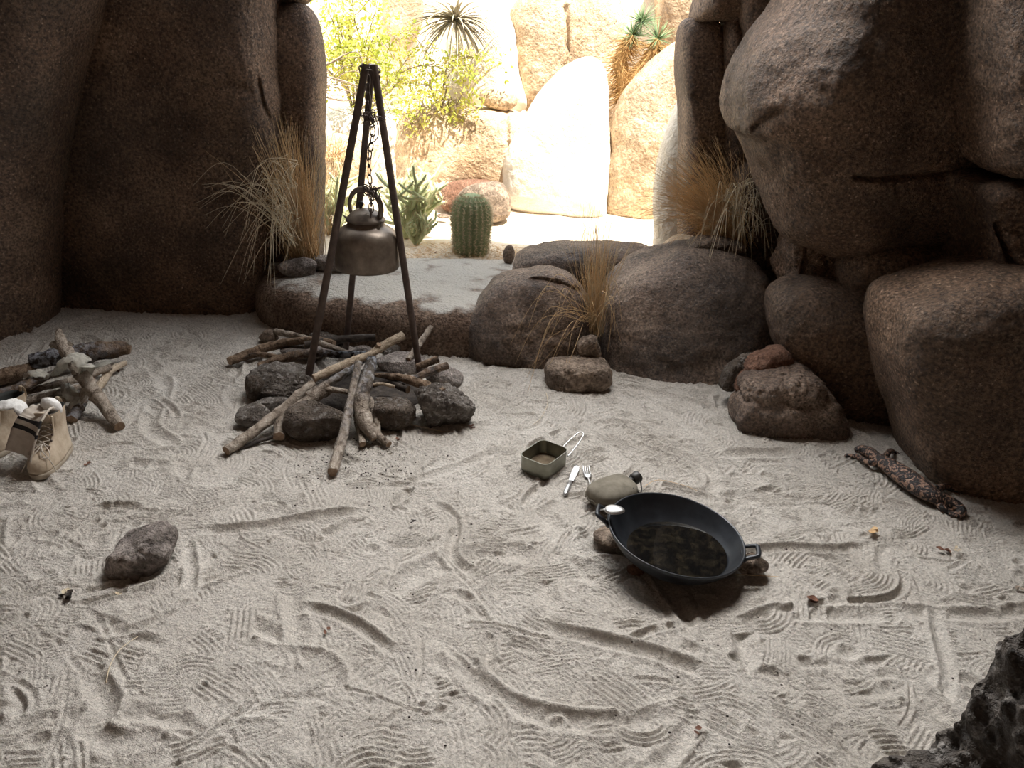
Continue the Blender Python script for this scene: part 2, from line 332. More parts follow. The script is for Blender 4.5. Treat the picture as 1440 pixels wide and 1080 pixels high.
# ------------------------------------------------------------------ sand floor
def make_floor():
    h = .0028
    xs = np.arange(-2.2, 2.25, h); ys = np.arange(.62, 3.42, h); nx, ny = len(xs), len(ys)
    X, Y = np.meshgrid(xs, ys); H = np.zeros((ny, nx))
    r = np.random.default_rng(3)
    def blur(a, n):
        for _ in range(n):
            a = (a+np.roll(a, 1, 0)+np.roll(a, -1, 0)+np.roll(a, 1, 1)+np.roll(a, -1, 1))/5
        return a
    def stamp(path, W, prof, ends=True):
        path = np.asarray(path); x0, y0 = path.min(0)-W; x1, y1 = path.max(0)+W
        i0, i1 = max(int((x0-xs[0])/h), 0), min(int((x1-xs[0])/h)+2, nx); j0, j1 = max(int((y0-ys[0])/h), 0), min(int((y1-ys[0])/h)+2, ny)
        if i1-i0 < 2 or j1-j0 < 2: return
        A = X[j0:j1, i0:i1]; B = Y[j0:j1, i0:i1]; best = np.full(A.shape, 1e9); sg = np.zeros(A.shape); tt = np.zeros(A.shape); n = len(path)-1
        for q in range(n):
            a, b = path[q], path[q+1]; d = b-a; L2 = d@d+1e-12
            t = np.clip(((A-a[0])*d[0]+(B-a[1])*d[1])/L2, 0, 1); ex = A-a[0]-t*d[0]; ey = B-a[1]-t*d[1]; dd = ex*ex+ey*ey
            k = dd < best; best[k] = dd[k]; sg[k] = np.sign(d[0]*ey-d[1]*ex)[k]; tt[k] = ((q+t)/n)[k]
        dist = np.sqrt(best); taper = np.clip(np.minimum(tt, 1-tt)*6, 0, 1)
        hh, mask = prof(dist*sg, dist, taper)
        sub = H[j0:j1, i0:i1]; H[j0:j1, i0:i1] = sub*(1-mask)+hh*mask
    def curve(x, y, ang, L, k1, k2, n=14):
        p = [(x, y)]; a = ang
        for i in range(n):
            a += (k1+k2*math.sin(i/n*5.5))*L/n; x += math.cos(a)*L/n; y += math.sin(a)*L/n; p.append((x, y))
        return p
    for it in range(7000):
        if it == 5200:
            # the winding track of the photo's foreground and a few named grooves
            for pl, Wd, dp in (([(560, 890), (545, 850), (570, 815), (640, 785), (720, 775), (800, 795), (870, 820), (960, 850)], .030, .007),
                               ([(1000, 1010), (1025, 985), (1015, 955), (1050, 925), (1045, 890), (1090, 865), (1180, 865), (1260, 865)], .020, .010),
                               ([(640, 900), (665, 950), (720, 990), (790, 1010), (860, 1015), (960, 1000)], .020, .008),
                               ([(170, 850), (230, 830), (290, 790), (340, 770)], .022, .008),
                               ([(120, 940), (150, 990), (130, 1030), (180, 1050)], .020, .007),
                               ([(380, 920), (450, 930), (470, 960), (420, 990), (300, 1000)], .018, .006),
                               ([(900, 560), (960, 590), (1030, 640), (1120, 650), (1200, 690)], .02, .006),
                               ([(200, 500), (230, 540), (210, 600), (260, 640), (240, 700)], .022, .006)):
                g = spline([G(a, b)[:2] for a, b in pl], 40)
                def prof(s, d, t, Wd=Wd, dp=dp):
                    return -dp*np.exp(-(d/Wd)**2)+dp*.9*np.exp(-((s-1.5*Wd)/(.4*Wd))**2)+dp*.5*np.exp(-((s+1.5*Wd)/(.5*Wd))**2), np.clip((2.4*Wd-d)/(.7*Wd), 0, 1)*t
                stamp(g, Wd*2.6, prof)
        x = r.uniform(-2.2, 2.3); y = .65+2.7*r.uniform()**1.15; q = r.uniform()
        quiet = math.exp(-(((x+.62)/.38)**2+((y-1.28)/.22)**2))
        if r.uniform() < quiet*.85: continue
        an = r.normal(0, .75)+(.0 if r.uniform() < .8 else 1.4)+.25*x
        if q < .075:      # body / tail drag
            Wd = r.uniform(.007, .020); L = r.uniform(.10, .5); dp = r.uniform(.004, .010); K = r.normal(0, 2.6); K2 = r.normal(0, 5)
            pa = curve(x, y, an, L, K, K2, 20); s0 = r.choice([-1, 1])
            def prof(s, d, t, Wd=Wd, dp=dp, s0=s0):
                hh = -dp*np.exp(-(d/Wd)**2)+dp*.75*np.exp(-((s*s0-1.55*Wd)/(.42*Wd))**2)+dp*.35*np.exp(-((s*s0+1.5*Wd)/(.5*Wd))**2)
                return hh, np.clip((2.5*Wd-d)/(.7*Wd), 0, 1)*t
            stamp(pa, Wd*2.6, prof)
        elif q < .86:    # claw rakes, three to seven parallel lines
            nl = int(r.integers(2, 7)); sp = r.uniform(.0075, .0135); W = nl*sp/2; dp = r.uniform(.0016, .0042); L = r.uniform(.035, .15); ph = 0 if nl % 2 else math.pi
            pa = curve(x, y, an, L, r.normal(0, 9), r.normal(0, 5), 9); off = r.uniform(-.3, .3)
            def prof(s, d, t, sp=sp, W=W, dp=dp, ph=ph, off=off):
                c = np.cos(2*np.pi*s/sp+ph); c = np.where(c > 0, c*1.1, c*.8)
                return dp*c-.001, np.clip((W+.4*sp-d)/(.5*sp), 0, 1)*np.sqrt(t)
            stamp(pa, W+sp, prof)
        elif q < .95:    # single scratch
            Wd = r.uniform(.003, .006); dp = r.uniform(.002, .004)
            pa = curve(x, y, an, r.uniform(.06, .35), r.normal(0, 5), r.normal(0, 5), 12)
            def prof(s, d, t, Wd=Wd, dp=dp):
                return -dp*np.exp(-(d/Wd)**2)+dp*.8*np.exp(-((d-1.8*Wd)/(.6*Wd))**2), np.clip((3*Wd-d)/Wd, 0, 1)*t
            stamp(pa, Wd*3, prof)
        else:            # foot dimple
            rr = r.uniform(.008, .018)
            def prof(s, d, t, rr=rr):
                return -.007*np.exp(-(d/rr)**2)+.003*np.exp(-((d-1.5*rr)/(.4*rr))**2), np.clip((2.3*rr-d)/(.6*rr), 0, 1)
            stamp([(x, y), (x+.004, y+.003)], rr*2.4, prof)
    H = blur(H, 1)*1.45
    # grit clods, low mounds and the hollow scooped under the pan
    g1 = blur(r.normal(size=H.shape), 4); g2 = blur(r.normal(size=H.shape), 24); g2 /= g2.std(); H += .0006*g1/g1.std()*(.6+np.clip(g2, 0, 3))+.0009*g2
    H += .006*np.sin(X*2.3+1)*np.sin(Y*2.9+.4)+.004*np.sin(X*5.1+Y*3.7)
    wk = G(960, 800); H -= .018*np.exp(-(((X-wk[0])/.19)**2+((Y-wk[1])/.12)**2)**2)
    fr = G(495, 560); H -= .004*np.exp(-(((X-fr[0])/.3)**2+((Y-fr[1])/.2)**2))
    H -= .012*np.clip((Y-3.25)/.1, 0, 1)
    V = np.stack([X, Y, H], -1).reshape(-1, 3).astype(np.float32)
    me = bpy.data.meshes.new('floor'); me.vertices.add(len(V)); me.vertices.foreach_set('co', V.ravel())
    idx = (np.arange(ny-1)[:, None]*nx+np.arange(nx-1)[None, :]).ravel().astype(np.int32)
    q = np.stack([idx, idx+1, idx+nx+1, idx+nx], -1).ravel().astype(np.int32)
    me.loops.add(len(q)); me.loops.foreach_set('vertex_index', q)
    me.polygons.add(len(idx)); me.polygons.foreach_set('loop_start', (np.arange(len(idx))*4).astype(np.int32))
    me.polygons.foreach_set('use_smooth', np.ones(len(idx), bool)); me.update(calc_edges=True); me.materials.append(M['sand'])
    o = bpy.data.objects.new('floor', me); COL.objects.link(o); tag(o, kind='structure')
make_floor()

def sheet(name, x0, x1, y0, y1, nx, ny, zf, m, kind='structure'):
    xs = np.linspace(x0, x1, nx); ys = np.linspace(y0, y1, ny); V = [(x, y, zf(x, y)) for y in ys for x in xs]
    f = [(j*nx+i, j*nx+i+1, (j+1)*nx+i+1, (j+1)*nx+i) for j in range(ny-1) for i in range(nx-1)]
    return tag(MB().add(V, f).build(name, M[m]), kind=kind)
def gz(x, y):
    z = .17+.03*mnoise.noise(Vector((x*2, y*2, 0)))+.012*mnoise.noise(Vector((x*7, y*7, 3)))
    z += max(0, y-4.4)*.10
    return z-(.45*max(0, 3.42-y) )
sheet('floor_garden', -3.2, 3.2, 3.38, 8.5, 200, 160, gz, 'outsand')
# cave shell: closed roof, back of the viewing side, side walls
def slab(name, x0, x1, y0, y1, z0, z1, m='cave'):
    c = ((x0+x1)/2, (y0+y1)/2, (z0+z1)/2); return tag(MB().box(c, ((x1-x0)/2, (y1-y0)/2, (z1-z0)/2)).build(name, M[m], smooth=False), kind='structure')
ROOF = 2.6
slab('ceiling', -2.6, 2.6, -.8, 3.05, ROOF, ROOF+.15)
slab('wall_left', -2.75, -2.45, -.8, 3.6, -.05, ROOF)
slab('wall_right', 2.35, 2.65, -.8, 3.6, -.05, ROOF)
slab('wall_viewing', -2.6, 2.6, -.95, -.8, -.05, ROOF)
slab('floor_viewing', -2.6, 2.6, -.8, .63, -.06, -.012, 'sand')
# ------------------------------------------------------------------ cave rocks
B = boulder
B('wall_left_rock', 'leftmost huge brown cave rock face, running out of the picture', [(-330, -330), (60, -330), (165, -120), (132, 0), (98, 110), (80, 210), (72, 330), (66, 430), (40, 520), (-330, 560)], 3.02, .30, .2, e=.55, amp=.05, nsc=1.6, seed=1, kind='structure', seg=200, rings=60)
B('wall_back_rock', 'broad dark brown cave rock face behind the woodpile', [(40, -300), (250, -330), (400, -260), (395, -60), (386, 40), (391, 150), (386, 260), (384, 360), (366, 452), (250, 500), (120, 500), (30, 480), (20, 200)], 3.38, .24, .3, e=.42, amp=.05, nsc=1.7, seed=2, kind='structure', seg=220, rings=70,
  cracks=([[(362, 110), (370, 150), (382, 172)], 3, .02], [[(262, 135), (300, 122), (330, 118), (352, 128)], 3, .008]))
B('rock_pillar', 'tall narrow brown rock pillar at the left edge of the sunny opening', [(392, 20), (400, 2), (428, 6), (446, 30), (455, 90), (454, 180), (452, 290), (449, 370), (430, 410), (395, 410), (386, 330), (390, 200), (393, 100)], 3.48, .13, .15, e=.6, amp=.015, nsc=3, seed=3, cat='rock')
B('rock_pillar', 'brown rock resting on top of the narrow pillar', [(386, -120), (440, -110), (440, -30), (430, 3), (405, 4), (390, -6), (384, -60)], 3.5, .12, .15, e=.6, seed=4, cat='rock')
# ledge under the opening
def mound(name, label, plan, z0, z1, m, p=5, seg=200, rings=50, amp=.01, seed=0, cat='rock', zf=None):
    o = spline(plan, seg, True); c = o.mean(0); V = [(*c, z1)]; f = []
    T = list(1-(1-np.linspace(0, 1, rings+1)[1:])**1.8)
    for r in T:
        hgt = z0+(z1-z0)*max(0, 1-r**p)**(1/p)
        V += [(*(c+(q-c)*r), hgt) for q in o]
    V += [(*(c+(q-c)*.94), z0-.08) for q in o]
    for j in range(seg): f.append((0, 1+j, 1+(j+1) % seg))
    for i in range(rings):
        for j in range(seg):
            k = (j+1) % seg; a = 1+i*seg; f.append((a+j, a+seg+j, a+seg+k, a+k))
    V = np.array(V); so = Vector((seed, seed*2, 0))
    for i, v in enumerate(V):
        q = Vector(v); d = v[:2]-c; L_ = np.linalg.norm(d)+1e-9; side = min(1, (L_/.9)**3)
        n1 = mnoise.noise(q*2.6+so)+.5*mnoise.noise(q*7+so)+.3*mnoise.noise(q*18+so)
        V[i, 2] += amp*n1*.6 if v[2] > z0 else 0; V[i, :2] += d/L_*amp*2.2*n1*side
    return tag(MB().add(V, f).build(name, M[m]), label, cat)
pl = [G(x, y)[:2] for x, y in [(356, 432), (372, 455), (430, 476), (510, 490), (600, 500), (670, 503), (760, 500), (860, 490)]]+[(.9, 3.5), (.4, 3.72), (-.3, 3.66), (-.9, 3.62), (-1.32, 3.5)]
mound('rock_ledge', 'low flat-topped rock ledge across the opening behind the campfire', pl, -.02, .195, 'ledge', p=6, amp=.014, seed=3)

B('boulder', 'rounded grey-brown boulder left of the grass clump, near the middle', [(652, 480), (662, 440), (690, 400), (725, 382), (765, 376), (800, 384), (820, 405), (835, 440), (840, 490), (820, 560), (750, 575), (680, 560), (656, 525)], 2.92, .19, .22, 'boulder', e=.72, amp=.018, nsc=4, seed=5, rings=60,
  cracks=([[(748, 394), (780, 398), (812, 410)], 4, .02],))
B('boulder', 'largest rounded floor boulder, right of the grass clump', [(846, 455), (852, 420), (880, 385), (930, 362), (985, 352), (1040, 356), (1072, 375), (1086, 410), (1082, 470), (1075, 540), (1030, 590), (930, 595), (865, 575), (843, 520)], 2.92, .26, .26, 'boulder', e=.62, amp=.022, nsc=3, seed=6, rings=64, lean=.25)
B('boulder', 'low grey boulder peeking over the two front boulders', [(722, 375), (735, 352), (775, 342), (830, 339), (880, 343), (915, 352), (925, 375), (915, 420), (820, 440), (735, 420)], 3.32, .20, .16, 'boulder', e=.7, amp=.015, nsc=4, seed=7)
B('stone', 'pale sunlit stone under the dry grass beside the grey slab', [(925, 372), (930, 350), (950, 334), (972, 332), (1000, 345), (1005, 370), (960, 385)], 3.2, .09, .09, 'pale', seed=9, seg=80, rings=20, cat='stone', amp=.01)
def stn(label, ol, Y, d, m, seed, **k): return boulder('stone', label, ol, Y, d, d, m, e=.55, amp=.010, nsc=12, seed=seed, seg=100, rings=30, cat='stone', fine=.006, **k)
stn('flat oval brown stone on the sand in front of the grass clump', [(768, 530), (772, 514), (795, 506), (830, 505), (853, 510), (858, 525), (852, 542), (825, 552), (790, 552), (772, 546)], 2.60, .08, 'tan', 29)
stn('small angular tan stone wedged above the flat oval stone', [(812, 485), (820, 475), (838, 476), (845, 490), (843, 503), (826, 505), (815, 498)], 2.66, .04, 'tan', 30)
stn('slim dark stone lying on top of the largest floor boulder', [(966, 353), (974, 338), (1000, 334), (1035, 340), (1046, 352), (1012, 358), (984, 361)], 3.0, .06, 'boulder', 31)
stn('long tan stone leaning beside the reddish stones', [(1012, 540), (1028, 512), (1056, 499), (1064, 512), (1046, 530), (1026, 548)], 2.50, .04, 'hearth', 26)
stn('reddish angular stone behind the double stone at the right', [(1046, 520), (1060, 502), (1096, 488), (1113, 498), (1120, 524), (1080, 534)], 2.46, .06, 'red', 27)
stn('small dark red stone tucked behind the double stone', [(1036, 550), (1043, 530), (1064, 520), (1082, 526), (1080, 550), (1052, 562)], 2.43, .05, 'red', 28)
boulder('stone', 'wide brown stone carrying a flat slab against the right rocks', [(1031, 575), (1042, 556), (1070, 545), (1120, 548), (1150, 546), (1172, 556), (1187, 590), (1180, 625), (1120, 625), (1060, 610), (1034, 600)], 2.36, .12, .12, 'boulder', e=.55, amp=.016, nsc=9, seed=24, seg=140, rings=50, cat='stone', fine=.007)
boulder('stone', 'flat pale-topped slab lying on the wide brown stone', [(1041, 548), (1050, 530), (1075, 524), (1110, 519), (1140, 522), (1156, 535), (1150, 553), (1125, 563), (1090, 560), (1055, 560)], 2.37, .11, .10, 'boulder', e=.5, amp=.014, nsc=12, seed=25, seg=140, rings=40, cat='stone', fine=.009)

# right wall of boulders
B('boulder', 'tall brown rock slab at the right edge of the opening', [(958, 30), (975, 22), (1010, 30), (1020, 120), (1020, 220), (1015, 330), (1012, 430), (960, 430), (955, 330), (958, 200), (957, 140), (953, 100), (953, 60)], 3.42, .16, .18, e=.6, amp=.015, nsc=3, seed=11, seg=180, cracks=([[(950, 136), (962, 133), (985, 140)], 3, .012],))
B('boulder', 'narrow brown rock slab between the tall slab and the giant boulder', [(1016, 40), (1040, 28), (1075, 30), (1090, 120), (1090, 230), (1072, 228), (1040, 240), (1030, 300), (1025, 420), (1012, 420), (1012, 200)], 3.35, .14, .18, e=.6, amp=.012, nsc=3, seed=12, c=(1045, 160))
B('boulder', 'squarish brown rock block below the narrow slab', [(1034, 242), (1070, 230), (1082, 260), (1090, 330), (1100, 420), (1092, 480), (1060, 480), (1040, 400), (1034, 320)], 3.2, .13, .18, e=.5, amp=.01, nsc=4, seed=13)
B('boulder', 'brown rock above the tall slabs at the top of the picture', [(975, 28), (985, -20), (1000, -120), (1120, -120), (1125, -10), (1090, 20), (1062, 33), (1010, 30)], 3.38, .18, .2, e=.6, seed=14, cracks=([[(1040, -10), (1055, 10), (1065, 32)], 3, .03],))
B('boulder', 'giant brown overhanging boulder filling the upper right', [(1031, 140), (1042, 95), (1062, 55), (1100, 5), (1130, -60), (1180, -200), (1400, -200), (1420, -60), (1385, 60), (1372, 150), (1378, 230), (1372, 300), (1345, 345), (1270, 340), (1200, 346), (1150, 348), (1100, 320), (1080, 270), (1072, 225), (1060, 190), (1040, 175)], 2.78, .40, .35, e=.62, amp=.035, nsc=2.2, seed=15, seg=300, rings=110, c=(1225, 130),
  cracks=([[(1205, 250), (1240, 252), (1290, 247), (1330, 246), (1376, 243)], 4, .03], [[(1062, 182), (1082, 165), (1095, 158)], 5, .03], [[(1262, 252), (1262, 275)], 3, .012], [[(1180, 226), (1160, 235), (1135, 262)], 4, .01]))
B('boulder', 'small cracked rock under the left end of the giant boulder', [(1102, 345), (1120, 322), (1160, 325), (1180, 345), (1178, 385), (1165, 412), (1120, 415), (1100, 390)], 2.78, .13, .15, e=.5, amp=.03, nsc=7, seed=16, cracks=([[(1140, 340), (1132, 375), (1128, 405)], 4, .03], [[(1160, 345), (1165, 380)], 4, .02]))
B('boulder', 'oblong brown rock squeezed under the giant boulder', [(1166, 365), (1185, 338), (1230, 328), (1300, 332), (1370, 350), (1400, 390), (1360, 420), (1240, 410), (1175, 402)], 2.66, .20, .2, e=.6, amp=.015, nsc=4, seed=17)
B('boulder', 'smooth brown boulder behind the lizard, narrowing to the floor', [(1082, 440), (1092, 410), (1130, 398), (1190, 402), (1260, 395), (1380, 400), (1450, 500), (1400, 700), (1290, 690), (1210, 640), (1150, 560), (1100, 500)], 2.56, .20, .25, e=.62, amp=.025, nsc=3, seed=18, seg=200, rings=70)
B('boulder', 'huge rounded boulder bulging from the lower right edge', [(1247, 470), (1258, 425), (1300, 405), (1370, 382), (1450, 372), (1700, 360), (1800, 600), (1700, 900), (1500, 830), (1400, 760), (1330, 712), (1288, 660), (1262, 580), (1250, 520)], 2.12, .24, .35, e=.5, amp=.03, nsc=2.2, seed=19, seg=220, rings=90)
B('boulder', 'brown neck of rock between the two boulders at the right edge', [(1358, 262), (1375, 248), (1450, 245), (1600, 250), (1620, 420), (1440, 430), (1370, 400), (1372, 350), (1366, 300)], 2.30, .17, .3, e=.5, amp=.02, nsc=4, seed=20, cracks=([[(1405, 318), (1418, 350), (1430, 380)], 5, .05], [[(1412, 326), (1440, 328)], 3, .015]))
B('boulder', 'brown boulder in the top right corner above the neck of rock', [(1372, 215), (1376, 150), (1378, 80), (1385, 0), (1395, -150), (1650, -160), (1660, 240), (1500, 252), (1440, 246), (1392, 243)], 2.28, .24, .3, e=.5, amp=.02, nsc=3, seed=21)
# deep back of the recess on the right
B('wall_right_rock', None, [(1060, -250), (1500, -250), (1700, 100), (1700, 700), (1300, 660), (1080, 480), (1060, 200)], 3.25, .12, .2, e=.4, seed=22, kind='structure')
# dark rim in the lower right corner
B('dark_rock', 'craggy black rock in the bottom right corner', [(1235, 1120), (1282, 1078), (1330, 1046), (1370, 1010), (1402, 962), (1440, 898), (1580, 870), (1720, 920), (1770, 1270), (1520, 1420), (1290, 1320)], .74, .12, .05, 'black', e=.6, amp=.035, nsc=13, seed=23, seg=260, rings=90, fine=.016, cat='rock')

# stones on the ledge by the left grass
rock_px('stone', 'pale squarish stone at the foot of the tall left grass', 393, 358, 446, 393, z=.19, m='grey', seed=31, depth=.7)
rock_px('stone', 'dark-based stone on the ledge behind the left tripod leg', 440, 350, 512, 388, z=.19, m='grey', seed=32, depth=.6, flat_top=.4)

# ------------------------------------------------------------------ sunny garden rocks
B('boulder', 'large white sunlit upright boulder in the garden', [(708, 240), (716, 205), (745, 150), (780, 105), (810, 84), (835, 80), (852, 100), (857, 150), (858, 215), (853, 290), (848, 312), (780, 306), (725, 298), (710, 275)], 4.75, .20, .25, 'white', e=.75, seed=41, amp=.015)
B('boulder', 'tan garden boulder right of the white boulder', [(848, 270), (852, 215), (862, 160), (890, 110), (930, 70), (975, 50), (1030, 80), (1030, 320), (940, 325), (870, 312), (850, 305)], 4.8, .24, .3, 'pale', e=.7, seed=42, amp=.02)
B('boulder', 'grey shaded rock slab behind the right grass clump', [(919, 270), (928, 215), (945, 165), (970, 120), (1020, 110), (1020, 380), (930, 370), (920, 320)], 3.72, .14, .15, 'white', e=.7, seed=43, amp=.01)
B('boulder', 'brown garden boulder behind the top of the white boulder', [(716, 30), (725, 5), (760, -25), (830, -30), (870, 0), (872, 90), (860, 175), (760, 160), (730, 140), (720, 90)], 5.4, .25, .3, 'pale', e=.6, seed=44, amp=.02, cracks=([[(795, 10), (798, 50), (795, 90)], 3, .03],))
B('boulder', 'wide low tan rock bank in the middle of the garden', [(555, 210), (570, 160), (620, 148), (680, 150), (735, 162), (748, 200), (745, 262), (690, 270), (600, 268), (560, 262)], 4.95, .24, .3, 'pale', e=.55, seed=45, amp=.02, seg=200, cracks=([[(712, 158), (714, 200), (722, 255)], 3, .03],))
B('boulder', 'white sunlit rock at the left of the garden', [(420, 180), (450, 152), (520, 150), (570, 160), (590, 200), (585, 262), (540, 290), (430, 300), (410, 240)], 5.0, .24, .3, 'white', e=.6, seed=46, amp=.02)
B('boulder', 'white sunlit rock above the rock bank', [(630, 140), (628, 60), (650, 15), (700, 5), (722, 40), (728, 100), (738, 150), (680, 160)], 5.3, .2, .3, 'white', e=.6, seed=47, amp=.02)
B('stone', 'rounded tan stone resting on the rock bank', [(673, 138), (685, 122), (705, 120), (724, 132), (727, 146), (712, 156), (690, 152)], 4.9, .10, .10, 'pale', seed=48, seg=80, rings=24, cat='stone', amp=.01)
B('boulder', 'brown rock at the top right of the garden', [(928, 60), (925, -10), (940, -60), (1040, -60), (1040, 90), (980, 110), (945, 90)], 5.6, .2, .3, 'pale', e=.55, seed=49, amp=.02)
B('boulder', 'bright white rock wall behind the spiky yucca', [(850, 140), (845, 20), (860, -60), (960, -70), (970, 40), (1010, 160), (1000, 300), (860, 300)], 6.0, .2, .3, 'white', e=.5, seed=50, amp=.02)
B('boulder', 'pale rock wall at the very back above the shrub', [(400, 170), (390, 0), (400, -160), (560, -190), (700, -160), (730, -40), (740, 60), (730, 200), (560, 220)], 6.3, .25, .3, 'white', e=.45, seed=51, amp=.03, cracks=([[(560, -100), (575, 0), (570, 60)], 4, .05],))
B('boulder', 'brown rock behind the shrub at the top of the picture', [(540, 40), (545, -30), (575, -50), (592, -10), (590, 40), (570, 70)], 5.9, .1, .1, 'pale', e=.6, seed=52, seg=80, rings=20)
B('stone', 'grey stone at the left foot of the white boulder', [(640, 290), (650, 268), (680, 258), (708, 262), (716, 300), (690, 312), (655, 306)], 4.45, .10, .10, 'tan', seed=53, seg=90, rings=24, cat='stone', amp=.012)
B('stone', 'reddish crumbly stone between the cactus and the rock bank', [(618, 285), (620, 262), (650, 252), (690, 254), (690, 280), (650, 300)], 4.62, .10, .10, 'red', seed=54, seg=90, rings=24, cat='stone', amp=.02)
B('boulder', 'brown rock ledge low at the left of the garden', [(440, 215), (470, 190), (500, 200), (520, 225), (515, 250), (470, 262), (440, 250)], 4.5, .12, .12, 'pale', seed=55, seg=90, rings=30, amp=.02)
# ------------------------------------------------------------------ camp fire
rs = rock_px
fg = 'stones of the campfire ring'
rs('hearth_stone', 'big craggy stone at the left of the campfire ring', 352, 504, 458, 568, seed=60, depth=.75, sub=5, fine=.10, group=fg)
rs('hearth_stone', 'brown stone at the far left of the campfire ring, behind the craggy one', 342, 522, 378, 566, seed=61, m='hearth', depth=.9, group=fg)
rs('hearth_stone', 'dark rounded stone at the front left corner of the campfire ring', 329, 562, 378, 604, seed=62, depth=.9, sub=5, group=fg)
rs('hearth_stone', 'small grey stone between the craggy stone and the long front log', 360, 554, 418, 582, seed=63, depth=.6, group=fg)
rs('hearth_stone', 'large smooth stone under the crossing logs at the campfire front', 398, 558, 490, 628, seed=64, m='hearth', depth=.7, sub=5, group=fg)
rs('hearth_stone', 'flat-topped tan stone at the front right of the campfire', 518, 546, 584, 610, seed=65, m='hearth', depth=.8, flat_top=.55, sub=5, group=fg)
rs('hearth_stone', 'biggest dark rough stone at the right end of the campfire', 582, 530, 664, 610, seed=66, depth=.75, sub=5, fine=.10, group=fg)
rs('hearth_stone', 'grey stone behind the biggest right campfire stone', 598, 510, 651, 550, seed=67, depth=.8, m='grey', group=fg)
rs('hearth_stone', 'pale flat stone at the back left of the campfire', 396, 476, 468, 508, seed=68, depth=.7, m='grey', flat_top=.4, group=fg)
rs('hearth_stone', 'lumpy speckled stone at the back of the campfire under the dark log', 432, 463, 492, 492, seed=69, depth=.7, fine=.07, group=fg)
rs('hearth_stone', 'pale flat slab on the right side of the fire pit', 526, 488, 600, 530, seed=70, depth=.7, m='grey', flat_top=.4, group=fg)
rs('hearth_stone', 'pale stone at the back middle of the campfire', 488, 484, 534, 508, seed=71, depth=.8, m='grey', group=fg)
rs('hearth_stone', 'small stone just behind the pale right slab', 536, 482, 566, 502, seed=72, depth=.8, group=fg)
rs('hearth_stone', 'small square stone beyond the back left of the campfire', 364, 460, 392, 484, seed=73, depth=.8, m='tan', planes=12, group=fg)
# ash bed
c = G(500, 550)
v, f = ICO[4]; V = v*np.array([.27, .17, .035])+c
V[:, 2] += [.012*mnoise.noise(Vector(q)*25) for q in V]
tag(MB().add(V, f).build('ash_bed', M['wood_black']), 'bed of black charcoal and ash inside the stone ring', 'ash', kind='stuff')

lg = 'firewood on the campfire'
def log(label, pts, rad, m='wood_grey', char=None, n=30, nz=.26, extra=(), group=lg, name='log', cat='log', sides=14):
    q = spline([G(*p) for p in pts], n); D = DIST(q[len(q)//2])
    rr = np.interp(np.linspace(0, 1, n), np.linspace(0, 1, len(rad)), rad)*D/F/2
    b = MB(); ch = None
    if char: ch = np.interp(np.linspace(0, 1, n), np.linspace(0, 1, len(char)), char)
    b.tube(q, rr, sides, 0, mcap=1, at=ch, nz=nz)
    for ep, er in extra:
        e = spline([G(*p) for p in ep], 10); er = np.linspace(er[0], er[1], 10)*D/F/2
        b.tube(e, er, 10, 0, mcap=1, nz=nz)
    return tag(b.build(name, [M[m], M['wood_end']], auto=50), label, cat, group)
log('long grey log reaching out to the front left of the campfire', [(318, 634, .018), (350, 612, .03), (395, 578, .05), (425, 552, .08), (440, 540, .09)], [13, 15, 15, 14, 12])
log('thick pale log with a knobbly forked end at the campfire front left', [(392, 614, .02), (400, 592, .035), (430, 568, .07), (462, 545, .11)], [15, 20, 20, 17], extra=(([(440, 558, .085), (452, 551, .1), (466, 548, .11), (505, 554, .10)], (14, 7)), ([(455, 552, .10), (460, 540, .125)], (12, 9))))
log('pale log with a sawn end leaning into the fire from the left', [(441, 532, .13), (470, 519, .145), (500, 506, .155), (520, 499, .16)], [11, 12, 12, 10], 'wood_pale')
log('blue-grey burnt log lying just under the pale sawn log', [(432, 556, .09), (460, 540, .11), (490, 522, .13), (512, 504, .145), (520, 500, .15)], [9, 11, 12, 12, 9], char=[.1, .4, .8, .9, .8])
log('long thin cracked log pointing straight at the viewer', [(467, 664, .014), (478, 628, .03), (489, 585, .07), (497, 545, .12), (504, 510, .165)], [14, 14, 13, 12, 11], char=[0, .1, .3, .1, .5])
log('thick split log with ash-blue top standing at the front of the fire', [(526, 618, .02), (515, 598, .05), (508, 570, .085), (514, 540, .13), (523, 505, .175)], [8, 20, 23, 20, 15], char=[0, 0, 0, .5, .95], extra=(([(500, 570, .08), (505, 600, .03), (510, 625, .014)], (12, 9)), ([(518, 560, .09), (529, 590, .04), (533, 615, .016)], (12, 6))))
log('short stick poking out under the split log', [(517, 590, .03), (532, 612, .02), (547, 625, .012)], [11, 11, 9], 'wood_grey')
log('long stick at the back left of the campfire, broken at its tip', [(322, 508, .014), (350, 498, .02), (392, 484, .04), (440, 478, .07), (470, 482, .09)], [11, 14, 13, 9, 7], 'wood_brown', extra=(([(350, 499, .02), (372, 499, .02), (400, 504, .03)], (10, 5)),))
log('brown branch lying over the craggy left stone', [(364, 516, .06), (400, 504, .075), (440, 496, .09), (480, 499, .10), (515, 497, .10)], [12, 14, 12, 10, 8], 'wood_brown', char=[0, 0, .3, .9, 1])
log('grey curved stick behind the campfire, starting at the small square stone', [(388, 466, .04), (405, 470, .05), (432, 476, .06), (470, 490, .09), (500, 500, .10)], [9, 10, 8, 8, 6])
log('black straight log at the back of the campfire with a pale sawn end', [(428, 485, .075), (470, 478, .08), (528, 474, .085)], [9, 11, 10], 'wood_black')
log('pale stout log with a stub leaning out at the back right of the fire', [(500, 516, .13), (522, 498, .15), (545, 483, .17), (567, 472, .185)], [7, 10, 13, 13], 'wood_pale', extra=(([(530, 492, .155), (533, 484, .18)], (9, 7)),))
